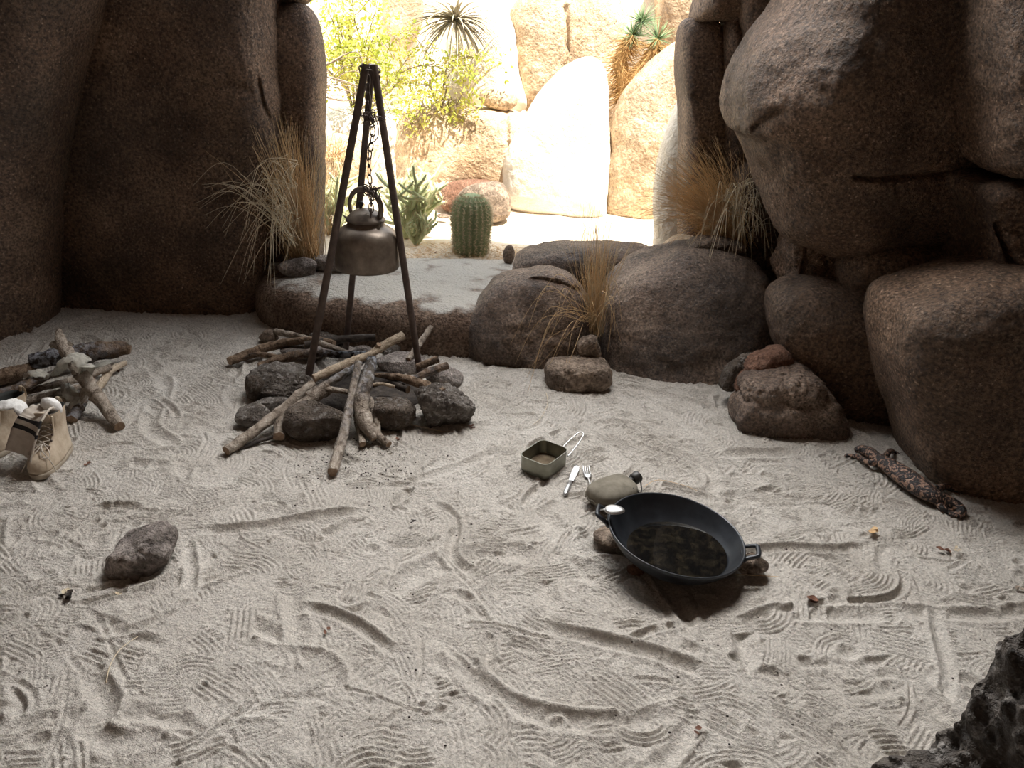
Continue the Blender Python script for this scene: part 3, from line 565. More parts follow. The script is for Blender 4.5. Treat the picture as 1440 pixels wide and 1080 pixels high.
log('grey stick slanting up behind the right tripod leg', [(574, 506, .05), (588, 486, .08), (606, 460, .12)], [8, 9, 8])
log('bent grey branch resting on the biggest right stone', [(524, 527, .12), (550, 529, .125), (575, 534, .125), (600, 543, .125), (624, 552, .12)], [5, 9, 13, 15, 13], 'wood_brown', char=[.2, .1, 0, 0, 0])
log('dark grey branch crossing behind the bent branch', [(578, 536, .10), (600, 524, .115), (629, 514, .125)], [8, 11, 11], 'wood_brown', char=[.3, .2, .1])
log('short sawn log above the grey stone at the right back', [(585, 516, .09), (600, 511, .10), (616, 505, .11)], [9, 10, 11], 'wood_brown')
log('black burnt log over the flat-topped front stone', [(520, 542, .10), (545, 537, .105), (574, 548, .10)], [8, 10, 11], 'wood_black')
log('small splinter of wood on the flat-topped front stone', [(521, 541, .125), (538, 540, .125), (555, 544, .12)], [4, 5, 5], 'wood_pale', n=12)
log('thin charred twig lying on the sand beneath the long left log', [(335, 632, .006), (360, 622, .008), (392, 612, .01)], [4, 6, 5], 'wood_black', n=12)
log('thin straw-coloured stem in front of the biggest right stone', [(578, 597, .01), (600, 602, .006), (625, 607, .004), (640, 606, .004)], [1.5, 1.8, 1.5, 1.2], 'wood_pale', n=12, nz=0, name='stem', cat='stem', group=None)

# ------------------------------------------------------------------ tripod, chain, kettle
fl, fr_, fb = G(429, 556, 0), G(591, 528, .02), G(486, 496, 0)
Ya = (fl[1]+fr_[1]+fb[1])/3
apex = P(521, 100, Ya)
tri = empty('cooking_tripod', ((fl+fr_+fb)/3)*np.array([1, 1, 0]), 'tall dark iron tripod standing over the campfire', 'tripod')
to = np.array(tri.location)
def leg(foot, top, r):
    d = top-foot; dd = d/np.linalg.norm(d)
    MB().tube([foot-to, foot+d*.5-to, top+dd*.02-to], [r, r, r*.95], 12).build('leg', M['iron'], tri, auto=40)
leg(fl, apex+[-.016, -.01, 0], .0125); leg(fr_, apex+[.016, -.01, 0], .0125); leg(fb, apex+[0, .018, 0], .0115)
b = MB(); b.tube([apex+[-.024, -.01, .0]-to, apex+[-.008, -.022, .004]-to, apex+[.008, -.022, .004]-to, apex+[.024, -.01, -.004]-to], .0035, 6)
b.tube([apex+[-.030, -.01, .015]-to, apex+[.030, -.008, -.002]-to], .005, 8); b.tube([apex+[-.026, 0, .02]-to, apex+[-.034, -.01, .012]-to, apex+[-.028, -.012, -.028]-to], .002, 6)
b.tube([apex+[.024, 0, .012]-to, apex+[.033, -.01, .004]-to, apex+[.030, -.012, -.026]-to], .002, 6)
b.build('top_bolt', M['iron'], tri)
b = MB(); t0 = P(509, 160, Ya)-to
for k in range(3):
    b.tube(spline([P(507, 158+k*2, Ya-.03)-to, P(520, 166+k*2, Ya-.045)-to, P(535, 164+k*3, Ya-.04)-to, P(540, 170+k*2, Ya-.02)-to, P(524, 160+k*2, Ya+.03)-to], 16, True), .0016, 6, cap=False)
b.build('wire_tie', M['iron'], tri)
# chain
def link_mesh(L, W, r):
    n = 20; th = np.linspace(0, 2*np.pi, n, endpoint=False); c = np.cos(th); s_ = np.sin(th)
    pth = np.stack([W*np.sign(c)*np.abs(c)**.7, 0*th, L*np.sign(s_)*np.abs(s_)**.7], -1)
    b = MB(); V = []; f = []; k = 7
    for i in range(n):
        t = pth[(i+1) % n]-pth[i-1]; t /= np.linalg.norm(t); nn = np.array([0, 1.0, 0]); bb = np.cross(t, nn)
        for j in range(k):
            a = 2*math.pi*j/k; V.append(pth[i]+r*(math.cos(a)*nn+math.sin(a)*bb))
    for i in range(n):
        for j in range(k):
            f.append((i*k+j, i*k+(j+1) % k, ((i+1) % n)*k+(j+1) % k, ((i+1) % n)*k+j))
    return b.add(V, f)
ch = empty('chain', apex, 'rusty link chain hanging from the tripod to the kettle', 'chain')
proto = link_mesh(.0155, .0075, .0021).build('link', M['iron'], ch)
cp = spline([P(517, 112, Ya), P(517, 135, Ya), P(519, 155, Ya-.02), P(524, 185, Ya-.03), P(521, 210, Ya-.02), P(519, 235, Ya-.015), P(521, 260, Ya-.02), P(524, 275, Ya-.03)], 200)
cl = np.concatenate([[0], np.cumsum(np.linalg.norm(np.diff(cp, axis=0), axis=1))])
def place_link(o, p, d, roll):
    q = Vector(d).to_track_quat('Z', 'Y'); o.location = Vector(np.asarray(p)-apex); o.rotation_euler = (q.to_matrix() @ Matrix.Rotation(roll, 3, 'Z')).to_euler()
first = True; s_ = .0; i = 0
spots = []
while s_ < cl[-1]:
    k = min(np.searchsorted(cl, s_), 198); spots.append((cp[k], cp[k+1]-cp[k], (i % 2)*1.57+.3*math.sin(i))); s_ += .0265; i += 1
for j, (x, y) in enumerate([(514, 268), (519, 271), (524, 271), (529, 270), (531, 264), (527, 268), (516, 263)]):     # bunched links at the kettle handle
    spots.append((P(x, y+1, Ya-.03-.006*(j % 2)), np.array([math.sin(j*1.9), .2, math.cos(j*1.9)]), j*.8))
for j in range(6):
    spots.append((P(520+4*math.sin(j*2), 158+3*j, Ya-.035-.004*(j % 3)), np.array([math.cos(j*1.3), .3, math.sin(j*1.3)]), j))
for j in range(4):                                                                                                   # loose tail
    a = P(522, 276+8*j, Ya-.075); spots.append((a, np.array([0, 0, 1.0]), (j % 2)*1.57))
for i, (p, d, rl) in enumerate(spots):
    o = proto if i == 0 else proto.copy()
    if i: COL.objects.link(o); o.parent = ch
    place_link(o, p, d, rl)
# hook
hb = MB(); hb.tube(spline([P(526, 160, Ya-.03)-apex, P(532, 180, Ya-.04)-apex, P(530, 195, Ya-.04)-apex, P(517, 207, Ya-.03)-apex, P(516, 222, Ya-.03)-apex, P(522, 240, Ya-.03)-apex], 24), .0018, 6)
hb.build('wire_hook', M['iron'], ch)
# kettle
kb = P(517, 377, Ya); sK = DIST(kb)/F
ket = empty('kettle', kb, 'blackened round kettle hanging from the chain over the campfire', 'kettle')
Rk = 45*sK
prof = [(0, .0), (Rk*.86, .0), (Rk*.96, .004), (Rk*1.0, .012), (Rk*1.0, .03), (Rk*.985, .07), (Rk*.965, .105), (Rk*.93, .122), (Rk*.84, .136), (Rk*.68, .148), (Rk*.585, .152), (Rk*.56, .157), (Rk*.56, .172), (Rk*.545, .172), (Rk*.53, .15), (0, .148)]
MB().lathe(prof, 64).build('body', M['soot'], ket)
b = MB(); b.lathe([(0, .212), (Rk*.1, .211), (Rk*.3, .205), (Rk*.46, .193), (Rk*.55, .180), (Rk*.60, .174), (Rk*.61, .170), (Rk*.58, .168), (0, .170)], 48)
b.add([(-Rk*.55, -.012, .176), (-Rk*.55, .012, .176), (-Rk*.72, 0, .186), (-Rk*.58, 0, .168)], [(0, 1, 2), (0, 2, 3), (1, 3, 2), (0, 3, 1)])
lid = b.build('lid', M['soot'], ket)
MB().lathe([(0, .206), (.006, .207), (.005, .214), (.010, .222), (.011, .228), (.008, .234), (0, .236)], 20).xf(Matrix.Translation((-.015, 0, 0))).build('knob', M['plastic'], lid)
th = np.linspace(-.62, np.pi+.62, 34); hr = 23.5*sK
hp = np.stack([hr*np.cos(th), 0*th, .215+hr*np.sin(th)*1.02], -1)
hp[:, 1] = -hp[:, 0]*.45
hp = np.concatenate([[(Rk*.42, -Rk*.40, .148)], hp, [(-Rk*.42, Rk*.40, .148)]])
MB().tube(hp, [.006]+[.0078]*34+[.006], 12, squash=(1.25, .8)).build('handle', M['soot'], ket)
b = MB(); b.tube([(Rk*.1, .65*Rk, .125), (Rk*.14, 1.0*Rk, .14), (Rk*.16, 1.3*Rk, .160)], [.020, .014, .010], 14, cap=False).build('spout', M['soot'], ket)

# ------------------------------------------------------------------ pan (wok) with water
wr = .167; wc = G(951, 749, .078)
wok = empty('iron_pan', (wc[0], wc[1], 0), 'big black two-handled iron pan propped on stones, holding murky water', 'pan')
Rw = Euler((math.radians(-.5), math.radians(6), math.radians(-12))).to_matrix().to_4x4()
Tw = Matrix.Translation((0, 0, wc[2])) @ Rw
dep = .076
pin = [(0, -dep)]+[(wr*math.sin(a)/math.sin(1.25), -dep+dep*(1-math.cos(a))/(1-math.cos(1.25))) for a in np.linspace(.08, 1.25, 22)]
pin = [(0, -dep), (wr*.30, -dep), (wr*.55, -dep*.90), (wr*.72, -dep*.72), (wr*.85, -dep*.46), (wr*.94, -dep*.2), (wr, 0)]
pin = [tuple(q) for q in spline(pin, 30)]
pout = [(x+.005, z-.004) for x, z in pin[::-1]]; pout[0] = (wr+.005, -.001); pout[-1] = (0, -dep-.005)
MB().lathe(pin+[(wr+.002, .003), (wr+.005, .002)]+pout, 96).xf(Tw).build('bowl', M['cast'], wok)
for sg in (-1, 1):
    b = MB(); hw = .024; x0, x1 = wr+.002, wr+.034
    pth = spline([(x0-.004, -hw-.004, -.012), (x0+.012, -hw, -.002), (x1-.004, -hw*.9, .006), (x1, -hw*.6, .008), (x1, hw*.6, .008), (x1-.004, hw*.9, .006), (x0+.012, hw, -.002), (x0-.004, hw+.004, -.012)], 30)
    b.tube(pth*np.array([sg, 1, 1]), .0062, 10, squash=(1, .8)); b.tube([(sg*(x0-.001), -hw-.006, -.010), (sg*(x0-.001), hw+.006, -.010)], .007, 10); b.xf(Tw).build('handle', M['cast'], wok)
# water lies level inside the tilted bowl
cen = np.array(Tw @ Vector((.012, -.01, -dep*.60))); ths = np.linspace(0, 2*np.pi, 64, endpoint=False)
Rws = wr*.76
V = [tuple(cen)]+[(cen[0]+Rws*math.cos(t)*.98, cen[1]+Rws*math.sin(t)*.98, cen[2]) for t in ths]
wt = MB().add(V, [(0, 1+j, 1+(j+1) % 64) for j in range(64)]).build('water', M['water'], wok); wt['label'] = 'murky brown water with dark reflections'
rs('stone', 'small brown stone propping the right side of the iron pan', 1036, 772, 1080, 815, seed=80, m='tan', depth=.8)
rs('stone', 'small brown stone propping the left side of the iron pan', 835, 738, 884, 772, seed=81, m='tan', depth=.9)
rs('stone', 'small reddish stone in the shade under the front of the iron pan', 882, 790, 906, 812, z=-.02, seed=82, m='red', depth=.9)
# ------------------------------------------------------------------ mess tin
zt = .052
A_, B_, C_, D_ = G(727, 640, zt), G(768, 656, zt), G(803, 632, zt), G(763, 620, zt)
cT = (A_+B_+C_+D_)/4; ex = ((B_-A_)+(C_-D_))/2; ey = ((D_-A_)+(C_-B_))/2
wx, wy = np.linalg.norm(ex), np.linalg.norm(ey); ang = math.atan2((ex+0)[1], ex[0])
a2 = math.atan2(ey[1], ey[0])-math.pi/2; ang = (ang+a2)/2
tin = empty('mess_tin', (cT[0], cT[1], 0), 'open rectangular metal mess tin on the sand', 'mess tin', rz=ang)
def rrect(hx, hy, r, n=8):
    o = []
    for cx, cy, a0 in ((hx-r, hy-r, 0), (-hx+r, hy-r, 90), (-hx+r, -hy+r, 180), (hx-r, -hy+r, 270)):
        for k in range(n+1):
            a = math.radians(a0+90*k/n); o.append((cx+r*math.cos(a), cy+r*math.sin(a)))
    return np.array(o)
def loft(b, rings, m=0, capb=True, capt=True):
    n = len(rings[0]); V = np.concatenate(rings); f = []
    for i in range(len(rings)-1):
        for j in range(n):
            k = (j+1) % n; f.append((i*n+j, i*n+k, (i+1)*n+k, (i+1)*n+j))
    if capb: f.append(tuple(range(n))[::-1])
    if capt: f.append(tuple((len(rings)-1)*n+j for j in range(n)))
    return b.add(V, f, m)
R_ = []
for s, z in ((.90, .002), (.95, .0), (.985, .006), (1, .018), (1.0, zt), (1.012, zt+.001), (1.012, zt+.003), (.985, zt+.003), (.98, .018), (.94, .006)):
    q = rrect(wx/2*s, wy/2*s, .022*s); R_.append(np.c_[q, np.full(len(q), z)])
loft(MB(), R_).build('body', M['tin'], tin, auto=60)
b = MB(); b.tube(spline([(wx*.22, wy/2, .036), (wx*.20, wy/2+.02, .048), (wx*.24, wy/2+.085, .062), (wx*.34, wy/2+.098, .066), (wx*.46, wy/2+.085, .062), (wx*.52, wy/2+.03, .046), (wx*.505, wy*.42, .034)], 34), .0019, 8)
b.build('wire_handle', M['steel'], tin)
q = rrect(wx/2*.975, wy/2*.975, .021); b = MB().add(np.c_[q, np.full(len(q), .012)], [tuple(range(len(q)))]); b.build('water', M['dregs'], tin)
# ------------------------------------------------------------------ knife, fork, spoon
k0, k1 = G(794, 696, .008), G(812, 655, .008); L_ = np.linalg.norm(k1-k0); d = (k1-k0)/L_
kn = empty('knife', (k0+k1)/2*[1, 1, 0], 'shiny table knife on the sand beside the mess tin', 'knife', rz=math.atan2(d[1], d[0]))
o_ = [(-L_*.03, -.007), (L_*.1, -.009), (L_*.38, -.0095), (L_*.49, -.006), (L_*.5, .004), (L_*.44, .009), (L_*.1, .0085), (-L_*.03, .006)]
n = len(o_); b = MB(); V = [(x, y, .007) for x, y in o_]+[(x, y, .0088) for x, y in o_]
b.add(V, [tuple(range(n))[::-1], tuple(range(n, 2*n))]+[(i, (i+1) % n, n+(i+1) % n, n+i) for i in range(n)]).build('blade', M['steel'], kn, smooth=False)
MB().tube([(-L_*.5, 0, .007), (-L_*.4, 0, .008), (-L_*.2, 0, .008), (-L_*.03, 0, .008)], [.005, .0075, .007, .0045], 12, squash=(1, .6)).build('handle', M['steel'], kn)
f0, f1 = G(832, 692, .008), G(824, 655, .012); L_ = np.linalg.norm(f1-f0); d = (f1-f0)/L_
fk = empty('fork', (f0+f1)/2*[1, 1, 0], 'steel fork on the sand with its tines away from the canteen', 'fork', rz=math.atan2(d[1], d[0]))
b = MB(); b.tube(spline([(-L_*.75, 0, .01), (-L_*.3, 0, .012), (L_*.08, 0, .008)], 12), [.0045]*4+[.003]*8, 8, squash=(1, .5)).build('handle', M['steel'], fk)
b = MB(); b.tube(spline([(L_*.06, 0, .008), (L_*.14, 0, .007), (L_*.22, 0, .008)], 6), [.003, .008, .0105, .0115, .0115, .011], 10, squash=(1, .18))
for k in range(4): b.tube(spline([(L_*.2, -.009+.006*k, .008), (L_*.35, -.0095+.0063*k, .006), (L_*.52, -.009+.006*k, .013)], 8), [.0017]*7+[.0008], 6)
b.build('tines', M['steel'], fk)
s0, s1 = G(816, 728, .02), G(852, 717, .118); 
sp = empty('spoon', s0*[1, 1, 0], 'steel spoon resting its bowl on the left handle of the iron pan', 'spoon')
so_ = np.array(sp.location); s2 = G(879, 719, .125); s1 = G(850, 716, .122)
MB().tube(spline([s0-so_, (s0+s1)/2-so_+[0, 0, .003], s1-so_], 14), np.linspace(.0045, .0028, 14), 8, squash=(1.2, .5)).build('handle', M['steel'], sp)
mid = (s1+s2)/2; ax = (s2-s1)/2; v, f = ICO[4]; v = v.copy(); L_ = np.linalg.norm(ax); e1 = ax/L_; e2 = np.cross([0, 0, 1.0], e1); e2 /= np.linalg.norm(e2); e3 = np.cross(e1, e2)
zz = v[:, 2].copy(); zz = np.where(zz < 0, -.15*zz*0+(zz*.25), zz)   # domed back facing up
V = mid+np.outer(v[:, 0]*L_, e1)+np.outer(v[:, 1]*.020*(1-.18*v[:, 0]), e2)+np.outer(zz*.009, e3)
MB().add(V-so_, f).build('bowl', M['steel'], sp)
# ------------------------------------------------------------------ canteen
c0, c1 = G(846, 700, .035), G(880, 686, .035); cc = (c0+c1)/2; d = c1-c0; ang = math.atan2(d[1], d[0])
can = empty('canteen', cc*[1, 1, 0], 'dusty cloth-covered canteen with black screw cap, lying behind the iron pan', 'canteen', rz=ang)
v, f = ICO[5]; v = v.copy(); q = np.sign(v)*np.abs(v)**.72; V = q*np.array([.074, .056, .034]); V[:, 1] += .012*(v[:, 0]**2); V[:, 2] += .036
V += np.array([[0, 0, .0025*mnoise.noise(Vector(x)*30)] for x in V]); V[:, :2] *= (1+.0*V[:, 2:3])
can_body = MB().add(V, f).build('body', M['canvas'], can)
th = np.linspace(0, 2*np.pi, 90, endpoint=False); r_ = np.stack([np.sign(np.cos(th))*np.abs(np.cos(th))**.72*.0755, np.sign(np.sin(th))*np.abs(np.sin(th))**.72*.0575+.012*np.cos(th)**2, .030+.003*np.sin(th*22)], -1)
MB().tube(np.r_[r_, r_[:1]], .0025, 6, cap=False).build('seam', M['canvas'], can)
MB().tube([(.066, .010, .040), (.082, .008, .046)], .012, 20).build('neck', M['plastic'], can)
b = MB(); b.tube([(.080, .008, .045), (.084, .008, .046), (.100, .007, .052), (.103, .007, .053)], [.015, .0175, .0175, .015], 26)
cap = b.build('cap', M['plastic'], can, auto=40)
MB().tube(spline([(.095, -.008, .050), (.080, -.03, .030), (.055, -.045, .04), (.03, -.04, .062)], 20), .0022, 6).build('cap_strap', M['plastic'], can)

# ------------------------------------------------------------------ loose stone and litter in the foreground
stn('lone grey-brown stone on the sand at the front left', [(159, 778), (165, 764), (190, 756), (218, 750), (237, 760), (243, 776), (228, 794), (205, 806), (186, 816), (170, 800), (162, 790)], float(G(200, 790)[1]), .075, 'grey', 33)
def litter(px, py, label, kind='leaf', s=1.0, m='leaf', seed=0):
    r = np.random.default_rng(seed); p = G(px, py, .003); b = MB(); sc = .011*s
    for k in range(3 if kind == 'leaf' else 5):
        a = r.uniform(0, 6.28); L_ = sc*r.uniform(.8, 1.5); w_ = sc*r.uniform(.3, .6); n = 7
        ca, sa = math.cos(a), math.sin(a); V = []; off = r.normal(size=2)*sc*.4; cv = r.uniform(.4, 1.2)
        for i in range(n):
            t = i/(n-1); x = (t-.2)*L_; w2 = w_*math.sin(math.pi*min(max(t, .04), .96)); z = .002+cv*L_*.5*(t-.3)**2+.002*k
            for yy, zz in ((-w2, z+w2*.5), (0, z), (w2, z+w2*.5)):
                V.append((p[0]+off[0]+x*ca-yy*sa, p[1]+off[1]+x*sa+yy*ca, p[2]+zz))
        V = np.array(V); V2 = V-[0, 0, .0009]; f = []
        for i in range(n-1):
            for j in range(2): q = (i*3+j, i*3+j+1, (i+1)*3+j+1, (i+1)*3+j); f.append(q); f.append(tuple(x+3*n for x in q[::-1]))
        b.add(np.r_[V, V2], f)
    return tag(b.build('dead_leaf' if kind == 'leaf' else 'dry_husk', M[m]), label, 'leaf' if kind == 'leaf' else 'husk')
litter(96, 842, 'black dry husk on the sand at the left, in front of the lone stone', 'husk', 1.3, 'wood_black', 1)
litter(98, 836, 'pale dry husk stuck to the black husk at the left', 'husk', 1.0, 'strawp', 2)
litter(166, 838, 'tiny cream flake on the sand beside the husks', 'husk', .55, 'strawp', 3)
litter(1136, 842, 'curled reddish dead leaf on the sand right of the iron pan', 'leaf', 1.5, 'leaf', 4)
litter(1330, 776, 'dark curled dead leaf on the sand below the lizard', 'leaf', 1.3, 'leaf', 5)
litter(1345, 776, 'pale curled flake beside the dark leaf below the lizard', 'husk', .8, 'strawp', 6)
litter(1228, 748, 'brownish clump of litter on the sand between pan and lizard', 'husk', 1.3, 'straw', 7)
litter(460, 888, 'small orange-brown leaf on the sand in the left foreground', 'leaf', .8, 'leaf', 8)
litter(978, 1026, 'small reddish leaf at the bottom edge of the sand', 'leaf', .8, 'leaf', 9)
litter(665, 602, 'little red-brown seed husk right of the campfire', 'husk', .9, 'leaf', 10)
litter(560, 620, 'red-brown leaf crumb beside the flat-topped hearth stone', 'leaf', .9, 'leaf', 11)
litter(120, 655, 'dry curled leaf on the sand right of the boot', 'leaf', 1.0, 'leaf', 12)
litter(165, 524, 'small dry brown leaf at the right end of the woodpile', 'leaf', 1.0, 'leaf', 13)
litter(582, 735, 'small black crumb of bark in the middle of the sand', 'husk', .6, 'wood_black', 14)
litter(1432, 828, 'grey dry leaf on the sand at the right edge', 'leaf', 1.0, 'twig', 15)
litter(612, 412, 'small dark leaf lying on the rock ledge', 'leaf', .8, 'leaf', 16).location.z += .2
# charcoal crumbs
b = MB(); r = np.random.default_rng(5); v, f = ICO[2]
for k in range(420):
    if k < 260: p = G(r.normal(505, 45), r.normal(645, 22), .001)
    else: p = G(r.uniform(10, 1400), r.uniform(600, 1060), .001)
    b.add(v*r.uniform(.0008, .0032)*np.array([1, r.uniform(.5, 1), .6])+p, f)
tag(b.build('charcoal_crumbs', M['wood_black']), 'scattered black crumbs of charcoal and bark on the sand', 'crumbs', kind='stuff')
def stemo(pts, label, w=.0012, m='strawp'):
    return tag(MB().tube(spline([G(*p) for p in pts], 18), np.linspace(w, w*.5, 18), 6).build('straw_stem', M[m]), label, 'stem')
stemo([(149, 960, .004), (155, 935, .012), (170, 912, .014), (194, 895, .004)], 'pale bent straw lying on the sand in the left foreground', .0014)
stemo([(768, 552, .004), (770, 568, .01), (760, 588, .012), (745, 600, .004)], 'pale straw on the sand left of the flat oval stone')
stemo([(905, 685, .004), (925, 675, .01), (960, 682, .008), (985, 692, .004)], 'thin reddish straw behind the iron pan', .001, 'straw')
stemo([(1035, 808, .006), (1060, 809, .012), (1095, 811, .004)], 'thin straw on the sand by the stone under the right pan handle', .001, 'straw')
# ------------------------------------------------------------------ woodpile on the left
wg = 'driftwood in the left pile'
log('big propped driftwood log with a knobbly top, leaning over the left pile', [(168, 600, .02), (148, 572, .045), (128, 545, .09), (110, 520, .13), (97, 500, .15), (86, 482, .17), (83, 466, .185)], [14, 17, 19, 20, 18, 16, 9], 'wood_grey', group=wg, extra=(([(92, 490, .16), (101, 482, .175)], (11, 8)), ([(88, 488, .16), (74, 484, .16)], (12, 10)), ([(120, 548, .07), (112, 570, .03)], (12, 9))), n=34, nz=.22)
log('thick dark log lying at the back of the left pile', [(44, 508, .06), (80, 502, .07), (125, 496, .07), (165, 490, .065), (184, 492, .055)], [20, 26, 28, 24, 12], 'wood_brown', group=wg, char=[.9, .8, .2, 0])
log('pale crooked stick at the right end of the left pile', [(176, 510, .02), (155, 522, .025), (142, 540, .02), (128, 560, .012)], [8, 10, 11, 9], 'wood_pale', group=wg)
log('slim brown stick running under the propped log', [(20, 556, .03), (60, 545, .045), (110, 533, .05), (155, 516, .05)], [8, 9, 11, 10], 'wood_grey', group=wg)
log('dark bark-covered branch at the left of the pile', [(-30, 562, .06), (10, 552, .07), (45, 538, .08), (75, 525, .085)], [15, 15, 13, 9], 'wood_brown', group=wg, char=[.3, .4, .2, .2])
log('thick brown log cut off by the left picture edge', [(-60, 545, .03), (-10, 532, .035), (25, 524, .04), (48, 514, .04)], [26, 24, 20, 12], 'wood_brown', group=wg)
log('long grey stick at the bottom of the left pile', [(18, 572, .02), (55, 560, .03), (95, 549, .035), (135, 536, .03)], [9, 11, 10, 8], 'wood_grey', group=wg)
log('short dark stump of wood under the propped log', [(100, 590, .015), (112, 572, .025), (120, 555, .03)], [14, 15, 11], 'wood_brown', group=wg, char=[.6, .5, .4])
log('pale stubby piece of wood behind the boot', [(76, 566, .03), (88, 562, .035), (106, 560, .03)], [9, 10, 9], 'wood_pale', group=wg)
# papery shed skin draped over the pile
def ribbon(name, label, pts, wid, m, cat, th=.0012, wav=.006, parent=None, side=None, n=44, k=13, mats=None, mf=None):
    q = spline([G(*p) for p in pts], n); t = np.gradient(q, axis=0); t /= np.linalg.norm(t, axis=1)[:, None]
    sd = np.cross(t, [0, 0, 1.0]) if side is None else np.tile(np.asarray(side, float), (n, 1))-t*(t@np.asarray(side, float))[:, None]; sd /= np.linalg.norm(sd, axis=1)[:, None]; nn = np.cross(sd, t); W = np.interp(np.linspace(0, 1, n), np.linspace(0, 1, len(wid)), wid)
    V = []
    for i in range(n):
        for j in range(k):
            u = j/(k-1)*2-1; z = (1-u*u)*W[i]*.45+wav*(mnoise.noise(Vector((i*.35, j*.6, len(pts))))+(.6*mnoise.noise(Vector((i*.9, j*1.1, 7))) if m == 'skin' else 0))
            V.append(q[i]+sd[i]*u*W[i]+nn[i]*z)
    V = np.array(V); V2 = V-np.repeat(nn, k, 0)*th; f = []; mi = []
    K = len(V)
    for i in range(n-1):
        for j in range(k-1):
            c = (i*k+j, i*k+j+1, (i+1)*k+j+1, (i+1)*k+j); mm = mf(i/n) if mf else 0
            f.append(c); f.append(tuple(x+K for x in c[::-1])); mi += [mm, mm]
        for j in (0, k-1):
            f.append((i*k+j, (i+1)*k+j, (i+1)*k+j+K, i*k+j+K)); mi.append(mf(i/n) if mf else 0)
    for i in (0, n-1):
        for j in range(k-1): f.append((i*k+j, i*k+j+1, i*k+j+1+K, i*k+j+K)); mi.append(0)
    b = MB().add(np.r_[V, V2], f, mi)
    if parent is not None: b.v = [b.v[0]-np.array(parent.location)]
    o = b.build(name, mats or M[m], parent)
    return tag(o, label, cat)
ribbon('shed_skin', 'pale translucent papery skin draped over the propped driftwood log', [(36, 532, .085), (50, 525, .105), (70, 530, .09), (82, 522, .14), (95, 508, .185), (110, 504, .195), (121, 516, .17), (120, 532, .09)], [.012, .02, .018, .022, .03, .032, .026, .015], 'skin', 'shed skin', wav=.013)
ribbon('shed_skin', 'smaller crinkled papery skin piece below the propped log', [(92, 541, .06), (98, 552, .06), (106, 563, .045), (100, 576, .02)], [.014, .024, .026, .02], 'skin', 'shed skin', n=26)
ribbon('shed_skin', 'pale papery shred behind the propped log', [(128, 517, .04), (140, 514, .05), (155, 508, .05)], [.012, .018, .012], 'skin', 'shed skin', n=20)
